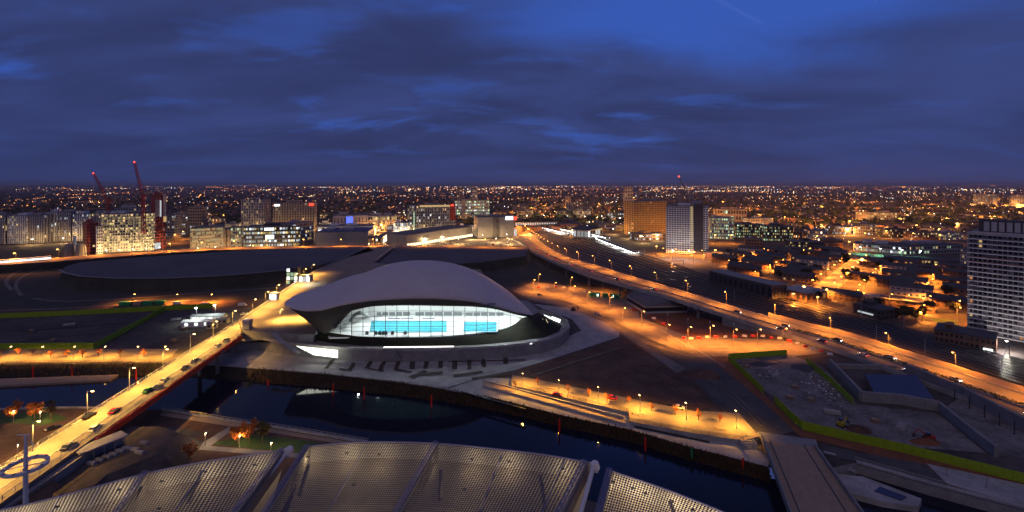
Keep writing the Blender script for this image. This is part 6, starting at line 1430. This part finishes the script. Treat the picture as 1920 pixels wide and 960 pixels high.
# light strings: lamps of far streets and scattered windows
FAR = {k: MB() for k in ('far_o','far_w','far_c','far_r','far_od','far_wd')}
def spark(p, w_, b=1.0):
    r = max(.22, p.y/453.0*0.25*b); FAR[w_].octa(p, r)
def town(p): return mnoise.noise(Vector((p.x/500+7, p.y/700, 0)))+.6*mnoise.noise(Vector((p.x/160, p.y/260, 3)))
for sgm in range(480):
    x = random.uniform(-100, 2020); y = 348+(random.random()**1.6)*78; p = P(x, y, 7); 
    if p.y < 700 or town(p) < -.2: continue
    ang = random.choice((.2, 1.77, .75, 2.3, 1.1))+random.uniform(-.15, .15); st = random.uniform(26, 50)*max(1, p.y/1600); n = random.randint(4, 14); c_ = random.choices(('far_o','far_w','far_c','far_od'), (6, 3, 1, 4))[0]
    for i in range(n):
        q = p+Vector((math.cos(ang)*st*i, math.sin(ang)*st*i, random.uniform(-2, 2)))
        if q.y > 650: spark(q, c_, random.uniform(.7, 1.3))
for i in range(5600):
    x = random.uniform(-100, 2020); y = 346.5+(random.random()**2.0)*88; p = P(x, y, random.uniform(4, 9))
    if p.y < 640 or p.y > 30000 or town(p) < random.uniform(-.35, .25): continue
    spark(p, random.choices(('far_o','far_w','far_c','far_r','far_od','far_wd'), (3, 2, 1, .4, 6, 4))[0], random.uniform(.45, 1.2))
for cl in range(46):
    x = random.uniform(0, 1920); y = random.uniform(347.5, 362); 
    for i in range(random.randint(6, 20)):
        q = P(x+random.gauss(0, 16), max(346.6, y+random.gauss(0, .8)), 8); spark(q, random.choices(('far_o','far_w','far_c'), (4, 5, 2))[0], random.uniform(.6, 1.4))
for (x0, x1, y0_, y1_, n, cc) in ((0,330,398,404,40,'far_w'),(0,190,384,388,26,'far_o'),(1330,1600,405,412,34,'far_o'),(1690,1750,390,420,50,'far_w'),(940,1040,385,410,46,'far_o'),(1040,1180,400,412,60,'far_o'),(590,760,395,404,40,'far_w'),(1750,1830,404,440,24,'far_w'),(1480,1800,425,450,60,'far_w'),(1100,1250,408,424,60,'far_w'),(860,1000,392,406,30,'far_o')):
    for i in range(n): q = P(random.uniform(x0, x1), random.uniform(y0_, y1_), random.uniform(5, 9)); spark(q, cc if random.random() < .75 else random.choice(('far_o','far_c')), random.uniform(.7, 1.4))
for k_, mb in FAR.items(): mb.build({'far_o':'distant_sodium_lights','far_w':'distant_warm_lights','far_c':'distant_white_lights','far_r':'distant_red_lights','far_od':'distant_dim_orange_lights','far_wd':'distant_dim_warm_lights'}[k_], E[k_], kind='stuff')
for k, (x, y) in enumerate(((66,402),(128,403),(200,402),(250,402),(322,402),(388,398))):
    p = P(x, y+12); t = thing('high_mast_lamp', 'very bright orange high mast lamp behind the village blocks, %s from the left' % ORD[k], 'mast lamp', p, 'orange high mast lamps'); hz = CAMH-(y-HOR)*p.y/FPX
    mb = MB(); mb.tube((0,0,0), (0,0,hz), .4, .25, n=6); mb.build('pole', M['steel'], t); mb = MB(); mb.ico((0,0,hz), 1.9); mb.build('lamp_glass', E['far_o'], t)
    ld = bpy.data.lights.new('mast lamp', 'POINT'); ld.energy = 60000; ld.color = SODIUM; ld.shadow_soft_size = 1.0; lo = bpy.data.objects.new('lamp_light', ld); col.objects.link(lo); lo.parent = t; lo.location = (0,0,hz-3)
# ------------------------------------------------------------------ perforated steel canopy in the foreground
M['mesh'] = mat('perforated steel', (0.13, 0.115, 0.112), rough=.45, metal=.3)
M['meshrim'] = mat('steel rim', (0.26, 0.23, 0.30), rough=.4, metal=.3)
M['fascia'] = mat('pale tan fascia', (0.52, 0.45, 0.35), (0.60, 0.52, 0.41), .8, .8)
M['inner'] = mat('tan canopy lining', (0.36, 0.29, 0.215), (0.44, 0.36, 0.27), .8, .85)
ZT = CAMH-14.0
def CP(x, y, z=ZT): return P(x, y, z)
def lattice_sheet(mb, top, bot, pitch=.13, m=0):
    """diamond perforated sheet between two polylines of equal length"""
    nT = len(top); L = sum((b-a).length for a, b in zip(top, top[1:])); nu = int(L/pitch); nv = int((top[nT//2]-bot[nT//2]).length/pitch)
    q1 = [(i/(nT-1),)+tuple(p) for i, p in enumerate(top)]; q2 = [(i/(nT-1),)+tuple(p) for i, p in enumerate(bot)]
    T_ = [Vector(curve(q1, i/nu)) for i in range(nu+1)]; B_ = [Vector(curve(q2, i/nu)) for i in range(nu+1)]
    base = len(mb.v)
    for j in range(nv+1):
        for i in range(nu+1): mb.v.append(tuple(lerp(T_[i], B_[i], j/nv)))
    gi = lambda i, j: base+j*(nu+1)+i
    for j in range(nv):
        for i in range(nu):
            c = [Vector(mb.v[gi(i,j)]), Vector(mb.v[gi(i+1,j)]), Vector(mb.v[gi(i+1,j+1)]), Vector(mb.v[gi(i,j+1)])]; o = (c[0]+c[1]+c[2]+c[3])/4; k = len(mb.v)
            for a in range(4): e = (c[a]+c[(a+1) % 4])/2; mb.v.append(tuple(lerp(o, e, .92)))
            g = [gi(i,j), gi(i+1,j), gi(i+1,j+1), gi(i,j+1)]
            for a in range(4):
                b = (a+1) % 4; mb.f.append((g[a], g[b], k+a)); mb.m.append(m); mb.f.append((g[b], k+b, k+a)); mb.m.append(m)
def panel(label, top_px, bot_px, seams, beams, posts, rodx=None):
    T = thing('mesh_canopy', label, 'canopy', CP(top_px[len(top_px)//2][0], 900), 'perforated canopy petals'); o = Vector(T.location)
    top = [CP(*p) for p in top_px]; bot = [CP(*p) for p in bot_px]
    mb = MB(); lattice_sheet(mb, top, bot); mb.build('perforated_sheet', M['mesh'], T, o)
    dn = Vector((0,0,-.75)); back = [p+Vector((0,.05,0)) for p in top]
    td, bd = dense(top, 4), dense(bot, 4)
    mb = MB(); mb.grid([[p+Vector((0,.03,-.03)), p+Vector((0,-.25,0))+dn] for p in td]); mb.build('fascia', M['fascia'], T, o)
    mb = MB(); mb.grid([[p+Vector((0,-.25,0))+dn, lerp(p, q, .3)+UP*-1.7, q+UP*-1.9] for p, q in zip(td, bd)]); mb.build('lining', M['inner'], T, o)
    mb = MB(); 
    for a, b in zip(td, td[1:]): mb.tube(a, b, .05, n=6, cap=False)
    mb.build('rim', M['meshrim'], T, o)
    for a, b in seams:
        mb = MB(); mb.tube(CP(*a)+UP*.05, CP(*b)+UP*.05, .03, n=6); mb.build('seam', M['meshrim'], T, o)
    for a, b in beams:
        pa, pb = CP(*a), CP(*b); d_ = (pb-pa).normalized(); n_ = Vector((-d_.y, d_.x, 0)); mb = MB()
        lattice_sheet(mb, [pa-n_*.15+UP*.16, pa+UP*.2, pa+n_*.15+UP*.16], [pb-n_*.15+UP*.16, pb+UP*.2, pb+n_*.15+UP*.16], .09); mb.build('beam_cover', M['meshrim'], T, o)
        mb = MB(); mb.fbox(pa, d_, n_, 0, (pb-pa).length, .12, .17, -.75, .1); mb.build('beam_web', M['inner'], T, o)
    for (x, y) in posts:
        p = CP(x, y); mb = MB(); mb.tube(p+Vector((0,-.4,-.05)), p+Vector((.12,-1.6,-.72)), .10, n=7); mb.build('post', M['inner'], T, o)
    # lamps set in the trough below the sheet
    for s, v_ in ((.06,.10), (.2,.10), (.34,.12), (.5,.10), (.66,.12), (.8,.10), (.94,.10), (.3,.42), (.7,.42)):
        p = lerp(td[int(s*(len(td)-1))], bd[int(s*(len(bd)-1))], v_)+Vector((0,0,-.22)); mb = MB(); mb.box(p+UP*.12, (.16,.10,.06)); lm = mb.build('trough_lamp', M['darksteel'], T, o)
        ld = bpy.data.lights.new('trough lamp', 'POINT'); ld.energy = CAN_W; ld.color = (1.0,.82,.56); ld.shadow_soft_size = .3; lo = bpy.data.objects.new('lamp_light', ld); col.objects.link(lo); lo.parent = T; lo.location = p-o
    return T, o
CAN_W = 19
panel('left perforated steel canopy petal curving up from the lower left corner', [(-30,966),(0,957),(60,944),(115,930),(190,910),(270,889),(330,876),(395,864),(470,853),(535,844)], [(-120,1100),(-85,1100),(-25,1100),(30,1100),(90,1100),(145,1100),(190,1100),(250,1100),(330,1100),(400,1060)], [((395,865),(280,1030)), ((115,931),(40,1060)), ((190,911),(110,1060))], [((272,889),(150,1060)), ((528,846),(390,1030))], [(390,872),(280,900)])
panel('wide middle perforated steel canopy petal below the river', [(574,838),(630,832),(690,829),(755,829.5),(820,832),(880,837),(945,844),(1020,853),(1108,868)], [(430,1060),(500,1060),(560,1060),(625,1060),(690,1060),(755,1060),(825,1060),(915,1060),(1010,1060)], [((690,830),(560,1060)), ((945,845),(862,1060)), ((1060,862),(975,1060))], [((576,839),(436,1060)), ((817,833),(690,1060)), ((1096,868),(1000,1060))], [(585,862),(830,868),(1012,878)])
panel('right perforated steel canopy petal at the bottom edge of the picture', [(1142,882),(1190,898),(1240,915),(1290,934),(1350,958),(1420,990)], [(1095,1060),(1140,1060),(1190,1060),(1235,1060),(1290,1060),(1350,1060)], [], [((1143,884),(1098,1060))], [(1250,926)])
# white hinge arms between the petals
for k, (a, b, lb) in enumerate((((536,850),(430,985),'white tubular strut beside the left canopy petal'), ((1112,878),(1075,1010),'white tubular strut with a hinge plate between middle and right petals'))):
    pa, pb_ = CP(*a, ZT-.1), CP(*b, ZT-.5); T = thing('strut', lb, 'strut', pa, 'white struts between the canopy petals')
    mb = MB(); mb.tube(pa, pb_, .11, n=10); mb.build('tube', M['white'], T, pa, smooth=False); mb = MB(); mb.box(pa+Vector((.05,.05,.0)), (.4,.12,.45)); mb.tube(pa+Vector((.12,-.12,.1)), pa+Vector((.12,.2,.1)), .2, n=12); mb.build('hinge_plate', M['white'], T, pa)
# ------------------------------------------------------------------ low hills on the skyline and the night haze
mb = MB(); rows = []
for i in range(161):
    a = R(-62+124*i/160); rr = 17000+1500*math.sin(i*.21); h_ = 18+26*mnoise.noise(Vector((i*.06, 2.2, 0)))+16*mnoise.noise(Vector((i*.21, 5.1, 0)))
    c = Vector((math.sin(a), math.cos(a), 0)); rows.append([c*rr, c*(rr+1500)+UP*max(4, h_), c*(rr+3500)+UP*max(8, h_*1.25), c*(rr+6000)])
mb.grid(rows); structure('hills', mb, M['scrub'])
HAZE = True
if HAZE:
    mb = MB(); mb.box((0, 44900, 63), (181000, 90400, 134))
    hm = bpy.data.materials.new('night haze'); hm.use_nodes = True; t_ = hm.node_tree
    for n_ in list(t_.nodes): t_.nodes.remove(n_)
    pv_ = t_.nodes.new('ShaderNodeVolumePrincipled'); pv_.inputs['Color'].default_value = (.86, .84, .90, 1); pv_.inputs['Density'].default_value = 0.00006; pv_.inputs['Anisotropy'].default_value = .35
    oo = t_.nodes.new('ShaderNodeOutputMaterial'); t_.links.new(pv_.outputs[0], oo.inputs['Volume'])
    mb.build('haze', hm, kind='stuff')
